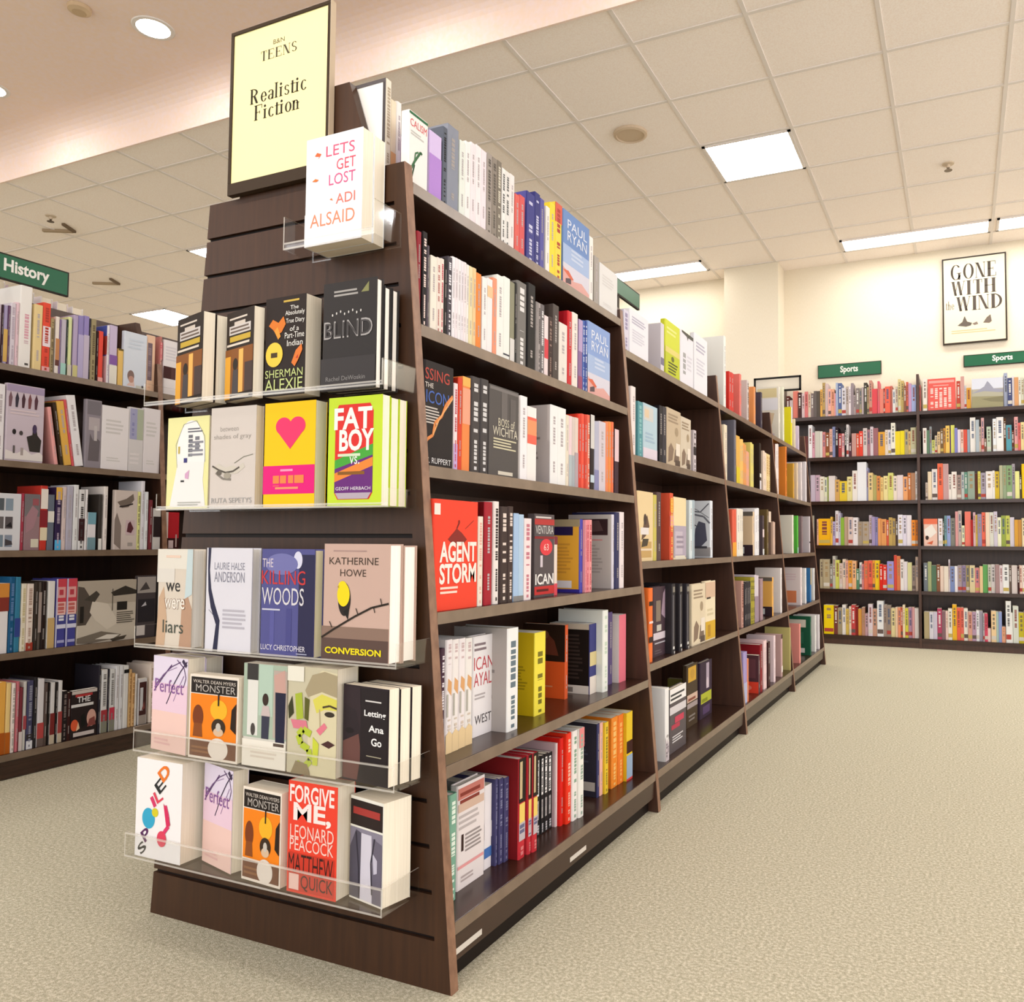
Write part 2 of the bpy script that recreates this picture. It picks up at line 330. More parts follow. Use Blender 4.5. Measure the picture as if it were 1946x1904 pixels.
BOOKS=[
('l',0,-2.474,0.5115,0.5231,0.232,'S','c8b8c4',0),
('l',0,-2.474,0.5237,0.5311,0.234,'S','3a2028',0),
('l',0,-2.474,0.5317,0.5467,0.234,'S','a89cc0',{'b':[(0.05,0.6,'d8b060')]}),
('l',0,-2.474,0.5473,0.5559,0.237,'S','6a4a6a',0),
('l',0,-2.474,0.5565,0.5760,0.251,'S','ddd4dc',{'t':'b8aab8'}),
('l',0,-2.474,0.5766,0.5893,0.258,'S','e8c8d0',0),
('l',0,-2.474,0.5899,0.6363,0.332,'S','f4f0ea',{'art':'whitebig'}),
('l',0,-2.474,0.6449,0.6795,0.270,'S','ecd398',0),
('l',0,-2.474,0.6802,0.7111,0.286,'S','e8503a',{'b':[(0,0.08,'e8b0b0'),(0.37,0.66,'efe2e6')],'t':'b84030'}),
('l',0,-2.474,0.7120,0.7272,0.229,'S','a8966e',{'t':'6a5a3a'}),
('l',0,-2.474,0.7328,0.7487,0.241,'S','efe4da',{'b':[(0.2,0.62,'c88a5a'),(0.15,0.25,'6a4038')]}),
('l',0,-2.474,0.7493,0.7553,0.232,'S','8a74a0',0),
('l',0,-2.474,0.7559,0.7773,0.236,'S','c4bcc8',{'b':[(0,0.22,'a8d4c8')]}),
('l',0,-2.474,0.7779,0.7839,0.240,'S','2a3a30',0),
('l',0,-2.474,0.7845,0.8005,0.253,'S','dce4a8',{'b':[(0,0.2,'d8d0c0')]}),
('l',0,-2.474,0.8063,0.8264,0.267,'S','b8a8c8',{'b':[(0,0.2,'d0c88a')]}),
('l',0,-2.474,0.8271,0.8502,0.270,'S','9488c0',{'b':[(0,0.7,'bab0d4')]}),
('l',0,-2.474,0.8509,0.8743,0.275,'S','9a8cc4',{'b':[(0,0.7,'c8bcd0')]}),
('l',0,-2.474,0.8749,0.8812,0.267,'S','3a3440',0),
('l',0,-2.474,0.8819,0.9057,0.270,'S','a49670',{'t':'6a5c40'}),
('l',0,-2.474,0.9070,0.9164,0.222,'S','2a0e10',0),
('l',0,-2.474,0.9170,0.9388,0.225,'S','ec5040',{'b':[(0,0.1,'f0b0a8')]}),
('l',0,-2.474,0.9545,0.9672,0.258,'S','f2ecf0',{'back':'4a58b0','art':'bluebox'}),
('l',0,-2.474,0.9678,1.0031,0.264,'S','cfc0dc',{'b':[(0,0.33,'ece8da'),(0.34,0.5,'8a60a8')]}),
('l',0,-2.474,1.0083,1.0319,0.168,'S','ecc470',{'b':[(0.95,1,'6a5a20')]}),
('l',0,-2.474,1.0350,1.1456,0.255,'F','dfe6f0',{'art':'portrait'}),
('l',0,-2.474,1.1489,1.1870,0.263,'F','f0c8a8',{'art':'peachgrey'}),
('l',0,-2.474,1.2130,1.2250,0.269,'S','c07a70',{'b':[(0,0.35,'8a5a50'),(0.6,0.9,'d85a68')],'t':'e8c8b8'}),
('l',0,-2.474,1.2337,1.3318,0.261,'F','f4eeee',{'art':'redsquare'}),
('l',1,-2.424,0.4891,0.5202,0.292,'S','ece8ea',0),
('l',1,-2.424,0.5245,0.6658,0.301,'F','cdbfca',{'art':'dao'}),
('l',1,-2.424,0.7160,0.7308,0.233,'S','eea8a4',{'ln':-9}),
('l',1,-2.424,0.7398,0.7525,0.255,'S','3a2a1c',{'ln':-9}),
('l',1,-2.424,0.7548,0.7852,0.263,'S','e8b454',{'ln':-9}),
('l',1,-2.424,0.7859,0.7975,0.274,'S','d85a60',{'ln':-9}),
('l',1,-2.424,0.7986,0.8356,0.294,'S','f0eef0',{'ln':-9}),
('l',1,-2.424,0.8376,0.9058,0.289,'F','948c94',{'art':'sepiagrey'}),
('l',1,-2.424,0.9086,1.0323,0.275,'F','f0ebec',{'art':'plain'}),
('l',1,-2.424,1.0345,1.1033,0.286,'F','dcd8d8',{'art':'bluegreen'}),
('l',1,-2.424,1.1056,1.1870,0.293,'F','ece6e8',{'art':'plain'}),
('l',2,-2.395,0.4845,0.5744,0.218,'F','dcdce0',{'art':'photogrid'}),
('l',2,-2.395,0.5768,0.5866,0.221,'S','a83a4c',0),
('l',2,-2.395,0.5891,0.6466,0.220,'F','9a7c80',{'art':'pinkgrey'}),
('l',2,-2.395,0.6491,0.6766,0.256,'S','c83c30',{'b':[(0.15,0.35,'e6d8b8'),(0.36,0.62,'8a2a30'),(0.64,0.95,'f0e6dc')]}),
('l',2,-2.395,0.6780,0.7026,0.222,'S','6a7280',{'b':[(0.5,0.7,'e6e2d8')]}),
('l',2,-2.395,0.7082,0.7320,0.253,'S','33234a',{'b':[(0,0.16,'5ab8e8'),(0.8,1,'eab850')],'t':'b8a8b8'}),
('l',2,-2.395,0.7347,0.7519,0.257,'S','dcc8c4',0),
('l',2,-2.395,0.7527,0.7791,0.261,'S','b8b4c4',0),
('l',2,-2.395,0.7810,0.8019,0.268,'S','e8e8e8',0),
('l',2,-2.395,0.8042,0.8285,0.250,'S','e4e2e2',{'b':[(0.15,0.52,'3a1a1e')],'t':'4a4444'}),
('l',2,-2.395,0.8313,0.8410,0.252,'S','f0ecec',0),
('l',2,-2.395,0.8426,0.8773,0.157,'S','e9e4e8',{'b':[(0,0.33,'7a9aa4'),(0.68,1,'7aa8b8')]}),
('l',2,-2.395,0.8897,0.9043,0.235,'S','3a3430',{'b':[(0,0.2,'ecebe6')]}),
('l',2,-2.395,0.9105,0.9286,0.270,'S','efe6e0',0),
('l',2,-2.395,0.9593,1.0644,0.258,'F','d6c8c0',{'art':'sepiaman'}),
('l',2,-2.395,1.0653,1.0813,0.256,'S','ecec9c',{'t':'8a8460'}),
('l',2,-2.395,1.0836,1.1011,0.305,'S','e6e4ec',0),
('l',2,-2.395,1.1020,1.1196,0.258,'S','e8ecee',0),
('l',2,-2.395,1.1252,1.1417,0.223,'S','7a3038',0),
('l',2,-2.395,1.1450,1.1821,0.186,'S','d0ccc8',{'b':[(0.3,0.8,'2a1e1e')]}),
('l',2,-2.413,1.2204,1.2926,0.172,'F','b8202a',{'art':'redbox'}),
('l',3,-2.362,0.4823,0.5248,0.263,'S','f0eaea',{'b':[(0.6,0.8,'8a3a30'),(0.8,1,'d89040')]}),
('l',3,-2.362,0.5269,0.5473,0.286,'S','1f5a84',{'t':'6a8ab8'}),
('l',3,-2.362,0.5479,0.5679,0.285,'S','3a80a0',{'b':[(0.2,0.45,'3a4a90')]}),
('l',3,-2.362,0.5697,0.5899,0.258,'S','ece2cc',{'t':'d0c090'}),
('l',3,-2.362,0.5906,0.6164,0.257,'S','efe0d4',{'b':[(0,0.12,'a84030')],'t':'b89a8a'}),
('l',3,-2.362,0.6195,0.6337,0.263,'S','3a3028',0),
('l',3,-2.362,0.6343,0.6458,0.262,'S','5a5048',{'b':[(0.25,0.85,'a89890')]}),
('l',3,-2.362,0.6464,0.6656,0.265,'S','2a1c18',0),
('l',3,-2.362,0.6708,0.6982,0.264,'S','ece8e2',{'b':[(0,0.45,'cfae74')]}),
('l',3,-2.362,0.7015,0.7421,0.272,'S','4a4a98',{'art':'flag'}),
('l',3,-2.362,0.7431,0.7850,0.272,'S','4a4a98',{'art':'flag'}),
('l',3,-2.362,0.7891,1.0472,0.258,'F','cfc4b4',{'art':'flood'}),
('l',3,-2.362,1.0528,1.1538,0.272,'F','4a4244',{'art':'darkphoto'}),
('l',4,-2.330,0.4780,0.5092,0.268,'S','eeb050',{'b':[(0,0.3,'b05a1c')]}),
('l',4,-2.330,0.5104,0.5274,0.261,'S','f0d08a',{'b':[(0,0.3,'b8601c')]}),
('l',4,-2.330,0.5298,0.5440,0.258,'S','f0e2da',{'t':'a8a49a'}),
('l',4,-2.330,0.5464,0.5578,0.262,'S','c87078',0),
('l',4,-2.330,0.5584,0.5708,0.238,'S','7a3038',{'b':[(0,0.3,'d8ccc8')]}),
('l',4,-2.330,0.5729,0.5844,0.258,'S','c8c4bc',{'b':[(0.3,0.5,'a84a50')]}),
('l',4,-2.330,0.5863,0.6090,0.258,'S','4a4866',{'b':[(0.0,0.12,'e6e6ea'),(0.14,0.22,'3a3434')],'t':'9a9aa8'}),
('l',4,-2.330,0.6106,0.6240,0.268,'S','2a2628',0),
('l',4,-2.330,0.6252,0.6498,0.259,'S','ddd8da',{'b':[(0.12,0.35,'b84a48'),(0,0.12,'6a5a54')]}),
('l',4,-2.330,0.6504,0.6641,0.240,'S','5a4a44',0),
('l',4,-2.330,0.6657,0.6721,0.241,'S','1e1614',0),
('l',4,-2.330,0.6734,0.6915,0.239,'S','dcd8d6',{'b':[(0.15,0.5,'7a2a28'),(0,0.15,'c8b8a0')]}),
('l',4,-2.330,0.6931,0.7029,0.237,'S','1e1614',0),
('l',4,-2.330,0.7039,0.7203,0.241,'S','e0dcda',{'b':[(0.15,0.5,'a04440'),(0,0.15,'c8b8a0')]}),
('l',4,-2.330,0.7226,0.7409,0.198,'S','241c1c',{'t':'8a7a74'}),
('l',4,-2.330,0.7415,0.7543,0.189,'S','3a1a18',0),
('l',4,-2.330,0.7560,0.8645,0.192,'F','2a2020',{'art':'thedark'}),
('l',4,-2.330,0.8688,0.8789,0.279,'S','2c2830',0),
('l',4,-2.330,0.8814,0.9079,0.259,'S','e6e4e2',{'b':[(0,0.18,'8a8a76'),(0.18,0.36,'a83a40')],'t':'8a8684'}),
('l',4,-2.330,0.9094,0.9160,0.260,'S','2c2830',0),
('l',4,-2.330,0.9175,0.9404,0.257,'S','e2e2e0',{'b':[(0,0.18,'8a8a76'),(0.18,0.38,'c83a50')],'t':'8a8684'}),
('l',4,-2.330,0.9427,0.9606,0.266,'S','e6e4e6',0),
('l',4,-2.330,0.9614,0.9788,0.266,'S','e2e2e4',0),
('l',4,-2.330,0.9795,1.0025,0.263,'S','e8e6e2',{'b':[(0.88,0.94,'1c1a1a')]}),
('l',4,-2.330,1.0040,1.0179,0.244,'S','d8b078',{'t':'a87a48'}),
('l',4,-2.330,1.0187,1.0335,0.226,'S','e4b880',{'t':'a87a48'}),
('l',4,-2.330,1.0343,1.0421,0.221,'S','efe8e0',0),
('l',4,-2.330,1.0492,1.0890,0.198,'F','e0dcdc',{'art':'darkframe'}),
('l',4,-2.330,1.1032,1.1297,0.253,'S','f2e2d4',{'t':'b8a08a'}),
('l',4,-2.330,1.1305,1.1429,0.258,'S','e8d8cc',0),
('m',0,-0.156,0.0255,0.0929,0.165,'F','f5f1ec',{'art':'calism'}),
('m',0,-0.225,0.0300,0.0520,0.254,'S','efe6d4',{'back':'f2efea','art':'bordered','t':'b8a890'}),
('m',0,-0.228,0.0540,0.0720,0.218,'S','efe0c4',{'b':[(0.1,0.45,'e8b27a')]}),
('m',0,-0.229,0.0740,0.0940,0.225,'S','f3efec',0),
('m',0,-0.156,0.1003,0.1474,0.155,'S','d8c4ee',{'b':[(0,0.66,'b58ad6')]}),
('m',0,-0.156,0.1522,0.1699,0.188,'S','5c6270',{'t':'111111'}),
('m',0,-0.156,0.1705,0.2171,0.204,'S','8b909e',0),
('m',0,-0.156,0.2223,0.2464,0.188,'S','e6ece4',0),
('m',0,-0.156,0.2470,0.2698,0.197,'S','f4f0ee',0),
('m',0,-0.156,0.2704,0.2937,0.205,'S','f2e6ea',0),
('m',0,-0.156,0.2943,0.3182,0.209,'S','f4ecee',0),
('m',0,-0.156,0.3188,0.3431,0.208,'S','f3e4ea',0),
('m',0,-0.156,0.3453,0.3701,0.213,'S','a49a92',{'t':'5d564e'}),
('m',0,-0.156,0.3707,0.3948,0.212,'S','8f857a',{'t':'5d564e'}),
('m',0,-0.156,0.3954,0.4176,0.214,'S','7d7468',{'t':'d8d2c0'}),
('m',0,-0.156,0.4199,0.4386,0.204,'S','efece8',{'t':'555555'}),
('m',0,-0.156,0.4392,0.4607,0.204,'S','e9e6e2',{'t':'666666'}),
('m',0,-0.156,0.4613,0.4849,0.206,'S','f1e8e6',0),
('m',0,-0.156,0.4890,0.5138,0.163,'S','e0655c',0),
('m',0,-0.156,0.5144,0.5433,0.170,'S','d8595a',0),
('m',0,-0.156,0.5536,0.6001,0.197,'S','3c3c86',{'t':'c9c9e6','back':'5a5aa8'}),
('m',0,-0.156,0.6007,0.6318,0.213,'S','34347a',{'t':'c9c9e6'}),
('m',0,-0.156,0.6324,0.6577,0.207,'S','5a56a0',0),
('m',0,-0.156,0.6690,0.6928,0.198,'S','f2ece6',0),
('m',0,-0.156,0.6934,0.7269,0.219,'S','f4da3a',0),
('m',0,-0.156,0.7275,0.7721,0.234,'S','f3d84a',{'t':'b03a2e','b':[(0.75,1,'d9604a')]}),
('m',0,-0.156,0.7792,0.9691,0.234,'F','6f8fc6',{'art':'blueman'}),
('m',0,-0.156,0.9727,1.0012,0.215,'S','f6efe9',0),
('m',0,-0.156,1.0109,1.0476,0.164,'S','a9a29a',0),
('m',0,-0.156,1.0538,1.2070,0.155,'F','e4e2e0',{'art':'plain'}),
('m',1,-0.129,0.0255,0.0397,0.205,'S','8e1f2c',0),
('m',1,-0.129,0.0450,0.0618,0.211,'S','1c1416',{'t':'f0d8d0'}),
('m',1,-0.129,0.0624,0.0700,0.185,'S','564b55',0),
('m',1,-0.129,0.0755,0.0988,0.168,'S','f0e8da',0),
('m',1,-0.129,0.0994,0.1131,0.171,'S','ece0d6',{'t':'b9736a'}),
('m',1,-0.129,0.1137,0.1261,0.173,'S','efe2d6',{'t':'c23b55'}),
('m',1,-0.129,0.1275,0.1384,0.177,'S','17110f',0),
('m',1,-0.129,0.1401,0.1580,0.187,'S','4a444c',{'t':'eceaf0'}),
('m',1,-0.129,0.1586,0.1707,0.192,'S','f3eef2',0),
('m',1,-0.129,0.1713,0.1823,0.193,'S','f0e6ea',0),
('m',1,-0.129,0.1829,0.1947,0.193,'S','f1ecee',0),
('m',1,-0.129,0.1953,0.2063,0.193,'S','ece6ec',0),
('m',1,-0.129,0.2069,0.2174,0.194,'S','f2e6e8',0),
('m',1,-0.129,0.2180,0.2285,0.192,'S','eee9e4',0),
('m',1,-0.129,0.2292,0.2447,0.192,'S','e8dcae',0),
('m',1,-0.129,0.2453,0.2602,0.193,'S','eacb98',0),
('m',1,-0.129,0.2608,0.2829,0.186,'S','ee8a3c',0),
('m',1,-0.129,0.2880,0.3103,0.184,'S','f2f0ee',0),
('m',1,-0.129,0.3109,0.3356,0.188,'S','f4ecec',{'b':[(0.75,0.9,'f2c79a')]}),
('m',1,-0.129,0.3370,0.3563,0.197,'S','ee9a78',0),
('m',1,-0.129,0.3570,0.3893,0.211,'S','f0f0ea',0),
('m',1,-0.129,0.3899,0.4213,0.216,'S','eef0ea',{'b':[(0.06,0.08,'3a3a48')]}),
('m',1,-0.129,0.4225,0.4457,0.212,'S','8c8a72',{'b':[(0,0.3,'dcd8d4')]}),
('m',1,-0.129,0.4473,0.4575,0.217,'S','1a1815',0),
('m',1,-0.129,0.4590,0.5107,0.227,'S','77736f',{'t':'e6e4e2'}),
('m',1,-0.129,0.5158,0.5618,0.238,'S','15110f',0),
('m',1,-0.129,0.5636,0.5761,0.198,'S','8d8684',0),
('m',1,-0.129,0.5770,0.5907,0.198,'S','a59c9a',{'t':'3a3432'}),
('m',1,-0.129,0.5916,0.6128,0.199,'S','6a6466',{'t':'e8e4e4'}),
('m',1,-0.129,0.6142,0.6376,0.173,'S','efdcdc',{'b':[(0.3,0.62,'d8404a')]}),
('m',1,-0.129,0.6391,0.6650,0.177,'S','3a2622',{'t':'8a7066'}),
('m',1,-0.129,0.6659,0.7033,0.220,'S','4c423e',0),
('m',1,-0.129,0.7053,0.7593,0.177,'S','e9e2da',0),
('m',1,-0.129,0.7630,0.7931,0.226,'S','cf2a30',{'back':'b01824'}),
('m',1,-0.129,0.7942,0.8343,0.230,'S','f1e6dc',0),
('m',1,-0.129,0.8365,0.8660,0.219,'S','8a6a9a',{'b':[(0.0,0.2,'9a4a6a'),(0.55,1,'b8a0c8')]}),
('m',1,-0.129,0.8677,0.8847,0.223,'S','4a68b0',{'t':'d8dcf0'}),
('m',1,-0.129,0.8853,0.9020,0.226,'S','324a98',{'t':'d8dcf0'}),
('m',1,-0.129,0.9043,1.0816,0.232,'F','8aa4d8',{'art':'blueman'}),
('m',2,-0.105,0.0255,0.1326,0.227,'F','241c1c',{'art':'icon'}),
('m',2,-0.105,0.1370,0.1521,0.196,'S','f0dcde',{'b':[(0,0.3,'c8a8d8')],'t':'c05060'}),
('m',2,-0.105,0.1542,0.1703,0.212,'S','d8442a',{'back':'a02818'}),
('m',2,-0.105,0.1709,0.2027,0.218,'S','f08a4a',{'b':[(0.9,1,'f2b45a'),(0.5,0.88,'f2a486')]}),
('m',2,-0.105,0.2078,0.2466,0.226,'S','46403f',{'t':'d8d6d6'}),
('m',2,-0.105,0.2478,0.2852,0.228,'S','454040',{'t':'d8d6d6'}),
('m',2,-0.105,0.2864,0.4295,0.222,'F','55504e',{'art':'wichita'}),
('m',2,-0.105,0.4410,0.4763,0.219,'S','f4f0f2',0),
('m',2,-0.105,0.4774,0.5278,0.197,'S','f4eeea',{'b':[(0.5,0.86,'ee6a56'),(0.62,0.82,'f09a6a')]}),
('m',2,-0.105,0.6104,0.6543,0.222,'S','f0efee',{'back':'c2b8b6','art':'textback'}),
('m',2,-0.105,0.6551,0.7058,0.222,'S','f1f0ee',0),
('m',2,-0.105,0.7071,0.7262,0.207,'S','e6dcc8',0),
('m',2,-0.105,0.7270,0.7469,0.207,'S','ead0d4',{'b':[(0,0.45,'b4bec2')]}),
('m',2,-0.105,0.7478,0.7658,0.207,'S','d8c8c0',{'b':[(0,0.45,'a8b0b6')]}),
('m',2,-0.105,0.7667,0.7906,0.208,'S','e2d0c4',{'b':[(0,0.5,'b4a4aa')]}),
('m',2,-0.105,0.7924,0.8111,0.223,'S','d83a26',0),
('m',2,-0.105,0.8120,0.8332,0.226,'S','ee5a44',0),
('m',2,-0.105,0.8341,0.8534,0.227,'S','d4402c',0),
('m',2,-0.105,0.8543,0.8752,0.229,'S','ec7058',{'t':'f2d8c8'}),
('m',2,-0.105,0.8785,0.9064,0.233,'S','2a201e',{'b':[(0.55,1,'d8d4d0'),(0.1,0.2,'c4d4e0')]}),
('m',2,-0.105,0.9097,0.9421,0.217,'S','b8b8cc',{'b':[(0,0.3,'8a8ab4')]}),
('m',2,-0.105,0.9430,0.9951,0.222,'S','d6ccd4',0),
('m',2,-0.105,0.9971,1.0188,0.228,'S','ee8a5a',0),
('m',2,-0.105,1.0198,1.0419,0.231,'S','e89048',0),
('m',2,-0.105,1.0429,1.0638,0.233,'S','ea7448',0),
('m',2,-0.105,1.0690,1.1042,0.213,'S','3c2230',{'b':[(0.5,1,'e6c8cc')]}),
('m',3,-0.075,0.0255,0.1936,0.237,'F','f0462e',{'art':'agent'}),
('m',3,-0.076,0.1993,0.2196,0.205,'S','f2e2d2',{'t':'e8b0a0'}),
('m',3,-0.076,0.2262,0.2621,0.240,'S','a8202e',{'back':'6a0a10'}),
('m',3,-0.076,0.2681,0.2922,0.243,'S','efe6e0',{'t':'3a3232'}),
('m',3,-0.076,0.2984,0.3334,0.232,'S','41322f',{'t':'e6d6cc'}),
('m',3,-0.076,0.3346,0.3604,0.234,'S','463632',{'t':'e6d6cc'}),
('m',3,-0.076,0.3617,0.3860,0.218,'S','a9c4e4',{'b':[(0,0.06,'8a8886')]}),
('m',3,-0.076,0.3867,0.4123,0.216,'S','b4cee6',{'b':[(0,0.06,'8a8886')]}),
('m',3,-0.076,0.4150,0.4522,0.207,'S','f1e2e2',{'t':'c87a8a'}),
('m',3,-0.095,0.5039,0.6174,0.222,'F','574e50',{'art':'american'}),
('m',3,-0.095,0.6190,0.6380,0.163,'S','e8d8cc',{'b':[(0,0.2,'d84a58'),(0.86,1,'7a2a3a')]}),
('m',3,-0.085,0.7626,0.7836,0.214,'S','4a4ab0',{'back':'f0b03c','art':'yellowback'}),
('m',3,-0.076,0.7842,0.7904,0.212,'S','e89aa0',{'t':'b84050'}),
('m',3,-0.076,0.7913,0.8087,0.213,'S','e88a94',{'t':'b84050'}),
('m',3,-0.076,0.8096,0.8287,0.214,'S','ec9c9c',{'t':'b84050'}),
('m',3,-0.080,0.9934,1.0115,0.236,'S','d8d4e0',{'back':'c9c3be','art':'greyback'}),
('m',3,-0.076,1.0121,1.0448,0.244,'S','34345a',0),
('m',3,-0.076,1.0475,1.0853,0.246,'S','efe2e2',0),
('m',4,-0.092,0.0826,0.0992,0.229,'S','4c3040',{'t':'e8e0e4'}),
('m',4,-0.090,0.0998,0.1240,0.246,'S','f2eaea',{'art':'wave'}),
('m',4,-0.091,0.1260,0.1507,0.244,'S','f3ece8',{'art':'wave'}),
('m',4,-0.093,0.1543,0.1803,0.243,'S','f2eaea',{'art':'wave'}),
('m',4,-0.094,0.1824,0.2107,0.241,'S','f1ece6',{'art':'wave'}),
('m',4,-0.118,0.2496,0.3454,0.236,'F','f3eeee',{'art':'betrayal'}),
('m',4,-0.074,0.3342,0.3887,0.249,'S','f4f3f0',{'back':'bfb7b2','art':'textback','t':'6a7a84'}),  # white book; its back is painted grey for the shade on that side
('m',4,-0.101,0.5219,0.5839,0.219,'S','f4e24a',{'back':'d8b814','art':'yellowtext','t':'7a7020'}),
('m',4,-0.134,0.7698,0.7905,0.216,'S','d85a2a',{'back':'f2622a','art':'orangephoto'}),
('m',4,-0.099,0.8685,0.9173,0.211,'S','3a3c7a',{'back':'1c1512','art':'darktext','b':[(0,0.25,'e6dcd0'),(0.4,0.6,'d8c890')]}),
('m',4,-0.076,0.9179,0.9577,0.250,'S','eef0e8',{'t':'c8d8c4'}),
('m',4,-0.114,1.0493,1.0823,0.233,'S','5a4a78',0),
('m',4,-0.098,1.0967,1.1564,0.221,'S','f0e2e2',{'back':'f0e4e0','art':'redpanel','b':[(0,1,'e87888')]}),
('m',5,-0.069,0.0887,0.1180,0.226,'S','7fae96',{'t':'e8f4e6'}),
('m',5,-0.086,0.1446,0.2547,0.228,'F','ece2e0',{'art':'crash'}),
('m',5,-0.095,0.2710,0.3030,0.194,'S','efe8ea',{'b':[(0.13,0.25,'4a74b8'),(0.36,0.55,'efe8ea')]}),
('m',5,-0.085,0.3036,0.3140,0.203,'S','4a4670',{'t':'8a8aa8'}),
('m',5,-0.081,0.3146,0.3323,0.201,'S','46426c',{'t':'8a8aa8'}),
('m',5,-0.077,0.3329,0.3529,0.199,'S','4c4872',{'t':'8a8aa8'}),
('m',5,-0.052,0.3573,0.3901,0.240,'S','c8303a',{'art':'cabinet','back':'8a1e22'}),
('m',5,-0.078,0.3907,0.3967,0.229,'S','e6a04a',{'back':'7a5a22'}),
('m',5,-0.048,0.3973,0.4144,0.241,'S','c8303a',{'art':'cabinet'}),
('m',5,-0.044,0.4150,0.4394,0.242,'S','c8303a',{'art':'cabinet'}),
('m',5,-0.088,0.5132,0.5358,0.203,'S','1c1a1c',{'art':'piano'}),
('m',5,-0.086,0.5364,0.5538,0.203,'S','1c1a1c',{'art':'piano'}),
('m',5,-0.085,0.5544,0.5749,0.204,'S','1c1a1c',{'art':'piano'}),
('m',5,-0.086,0.5777,0.6003,0.201,'S','1c1a1c',{'art':'piano'}),
('m',5,-0.076,0.6009,0.6097,0.223,'S','f0dcdc',{'b':[(0,1,'f2e4e2')],'back':'d8b8bc'}),
('m',5,-0.066,0.6103,0.6295,0.235,'S','e02018',0),
('m',5,-0.057,0.6301,0.6591,0.244,'S','ee3418',{'t':'f4b8a0'}),
('m',5,-0.053,0.6597,0.6904,0.245,'S','f1ece6',{'t':'8aa890'}),
('m',5,-0.048,0.6910,0.7230,0.246,'S','f2efe6',{'t':'9ab0a0','b':[(0.78,1,'e88a8a')]}),
('m',5,-0.077,0.8790,0.8962,0.219,'S','3a3a66',{'back':'34303c','art':'navyback'}),
('m',5,-0.076,0.8969,0.9190,0.219,'S','f0b8a8',0),
('m',5,-0.069,0.9196,0.9458,0.216,'S','ecc832',{'t':'8a7a30'}),
('m',5,-0.072,0.9772,1.0273,0.218,'S','ee8a28',{'t':'f6c070'}),
('m',5,-0.070,1.0279,1.0711,0.217,'S','ee7c28',{'t':'f6b060'}),
('m',5,-0.059,1.0717,1.1224,0.217,'S','e8c428',{'b':[(0,0.03,'d84040'),(0.03,0.37,'9ab0c8'),(0.4,0.58,'3a1410')]}),
('n',0,-0.147,1.2467,1.2952,0.149,'S','d9d4e4',{'t':'9a90b0'}),
('n',0,-0.147,1.3010,1.4944,0.166,'F','ecebf2',{'art':'plaintext'}),
('n',0,-0.147,1.6375,1.6755,0.197,'S','dcd6de',{'b':[(0.15,0.3,'7a748a')],'back':'dcd6de'}),
('n',0,-0.147,1.6903,1.8737,0.228,'F','d6dc3c',{'art':'lime'}),
('n',0,-0.147,1.8851,2.0659,0.233,'F','eceaf2',{'art':'darktop'}),
('n',0,-0.147,2.0840,2.2847,0.266,'F','eeeef4',{'art':'plaintext'}),
('n',0,-0.147,2.5827,2.6207,0.368,'S','f4f4ee',{'back':'f4f4ee'}),
('n',0,-0.147,2.6799,2.7258,0.206,'S','d8362e',0),
('n',0,-0.147,2.7266,2.7724,0.209,'S','d8362e',0),
('n',0,-0.147,2.9022,2.9402,0.235,'S','ec7c72',{'back':'ec7c72'}),
('n',0,-0.147,3.0726,3.1106,0.233,'S','d8ccc8',{'t':'3a2422','back':'d8ccc8'}),
('n',0,-0.147,3.2366,3.2746,0.225,'S','ee9c5e',{'back':'ee9c5e'}),
('n',0,-0.147,3.4116,3.4496,0.223,'S','4a4250',{'back':'4a4250'}),
('n',0,-0.147,3.9418,3.9798,0.352,'S','ece6d8',{'art':'mapcover','back':'ece6d8'}),
('n',0,-0.147,4.0784,4.1164,0.372,'S','efeed8',{'back':'efeed8'}),
('n',0,-0.147,4.3576,4.3956,0.281,'S','f0e428',{'b':[(0.6,1,'f2eedd')],'back':'f0e428'}),
('n',0,-0.147,4.4853,4.5233,0.214,'S','ecdcbc',{'back':'ecdcbc'}),
('n',0,-0.147,4.6335,4.6715,0.184,'S','d8c8dc',{'back':'d8c8dc'}),
('n',1,-0.115,1.2441,1.2850,0.243,'S','f2e4e0',0),
('n',1,-0.115,1.3072,1.3543,0.200,'S','5a98a0',{'t':'8ac0c0'}),
('n',1,-0.115,1.3583,1.5082,0.203,'F','b8d0dc',{'art':'skycover'}),
('n',1,-0.115,1.5317,1.5706,0.220,'S','1c1820',0),
('n',1,-0.115,1.5719,1.6138,0.222,'S','37343c',0),
('n',1,-0.115,1.6185,1.7903,0.227,'F','c8b498',{'art':'sepia'}),
('n',1,-0.115,1.7940,1.9288,0.216,'F','d6c8b2',{'art':'sepia'}),
('n',1,-0.115,1.9699,2.0079,0.181,'S','cfc4c8',{'b':[(0.4,0.6,'201820')],'t':'3a3030','back':'cfc4c8'}),
('n',1,-0.115,2.4730,2.5244,0.273,'S','efe0c4',0),
('n',1,-0.115,2.6615,2.6995,0.322,'S','6a6874',{'back':'6a6874'}),
('n',1,-0.115,2.7041,2.7396,0.248,'S','e8b454',{'b':[(0,0.35,'e0c82c')]}),
('n',1,-0.115,2.7404,2.7759,0.248,'S','e8b454',{'b':[(0,0.35,'e0c82c')]}),
('n',1,-0.115,2.7798,2.8133,0.236,'S','eec06a',0),
('n',1,-0.115,2.8141,2.8476,0.241,'S','eec06a',0),
('n',1,-0.115,2.8517,2.8821,0.224,'S','e8a05a',0),
('n',1,-0.115,2.8829,2.9132,0.220,'S','e8a05a',0),
('n',1,-0.115,2.9174,2.9470,0.189,'S','eca88a',0),
('n',1,-0.115,2.9478,2.9773,0.187,'S','eca88a',0),
('n',1,-0.115,3.0194,3.0521,0.248,'S','e6d878',0),
('n',1,-0.115,3.0529,3.0855,0.243,'S','e6d878',0),
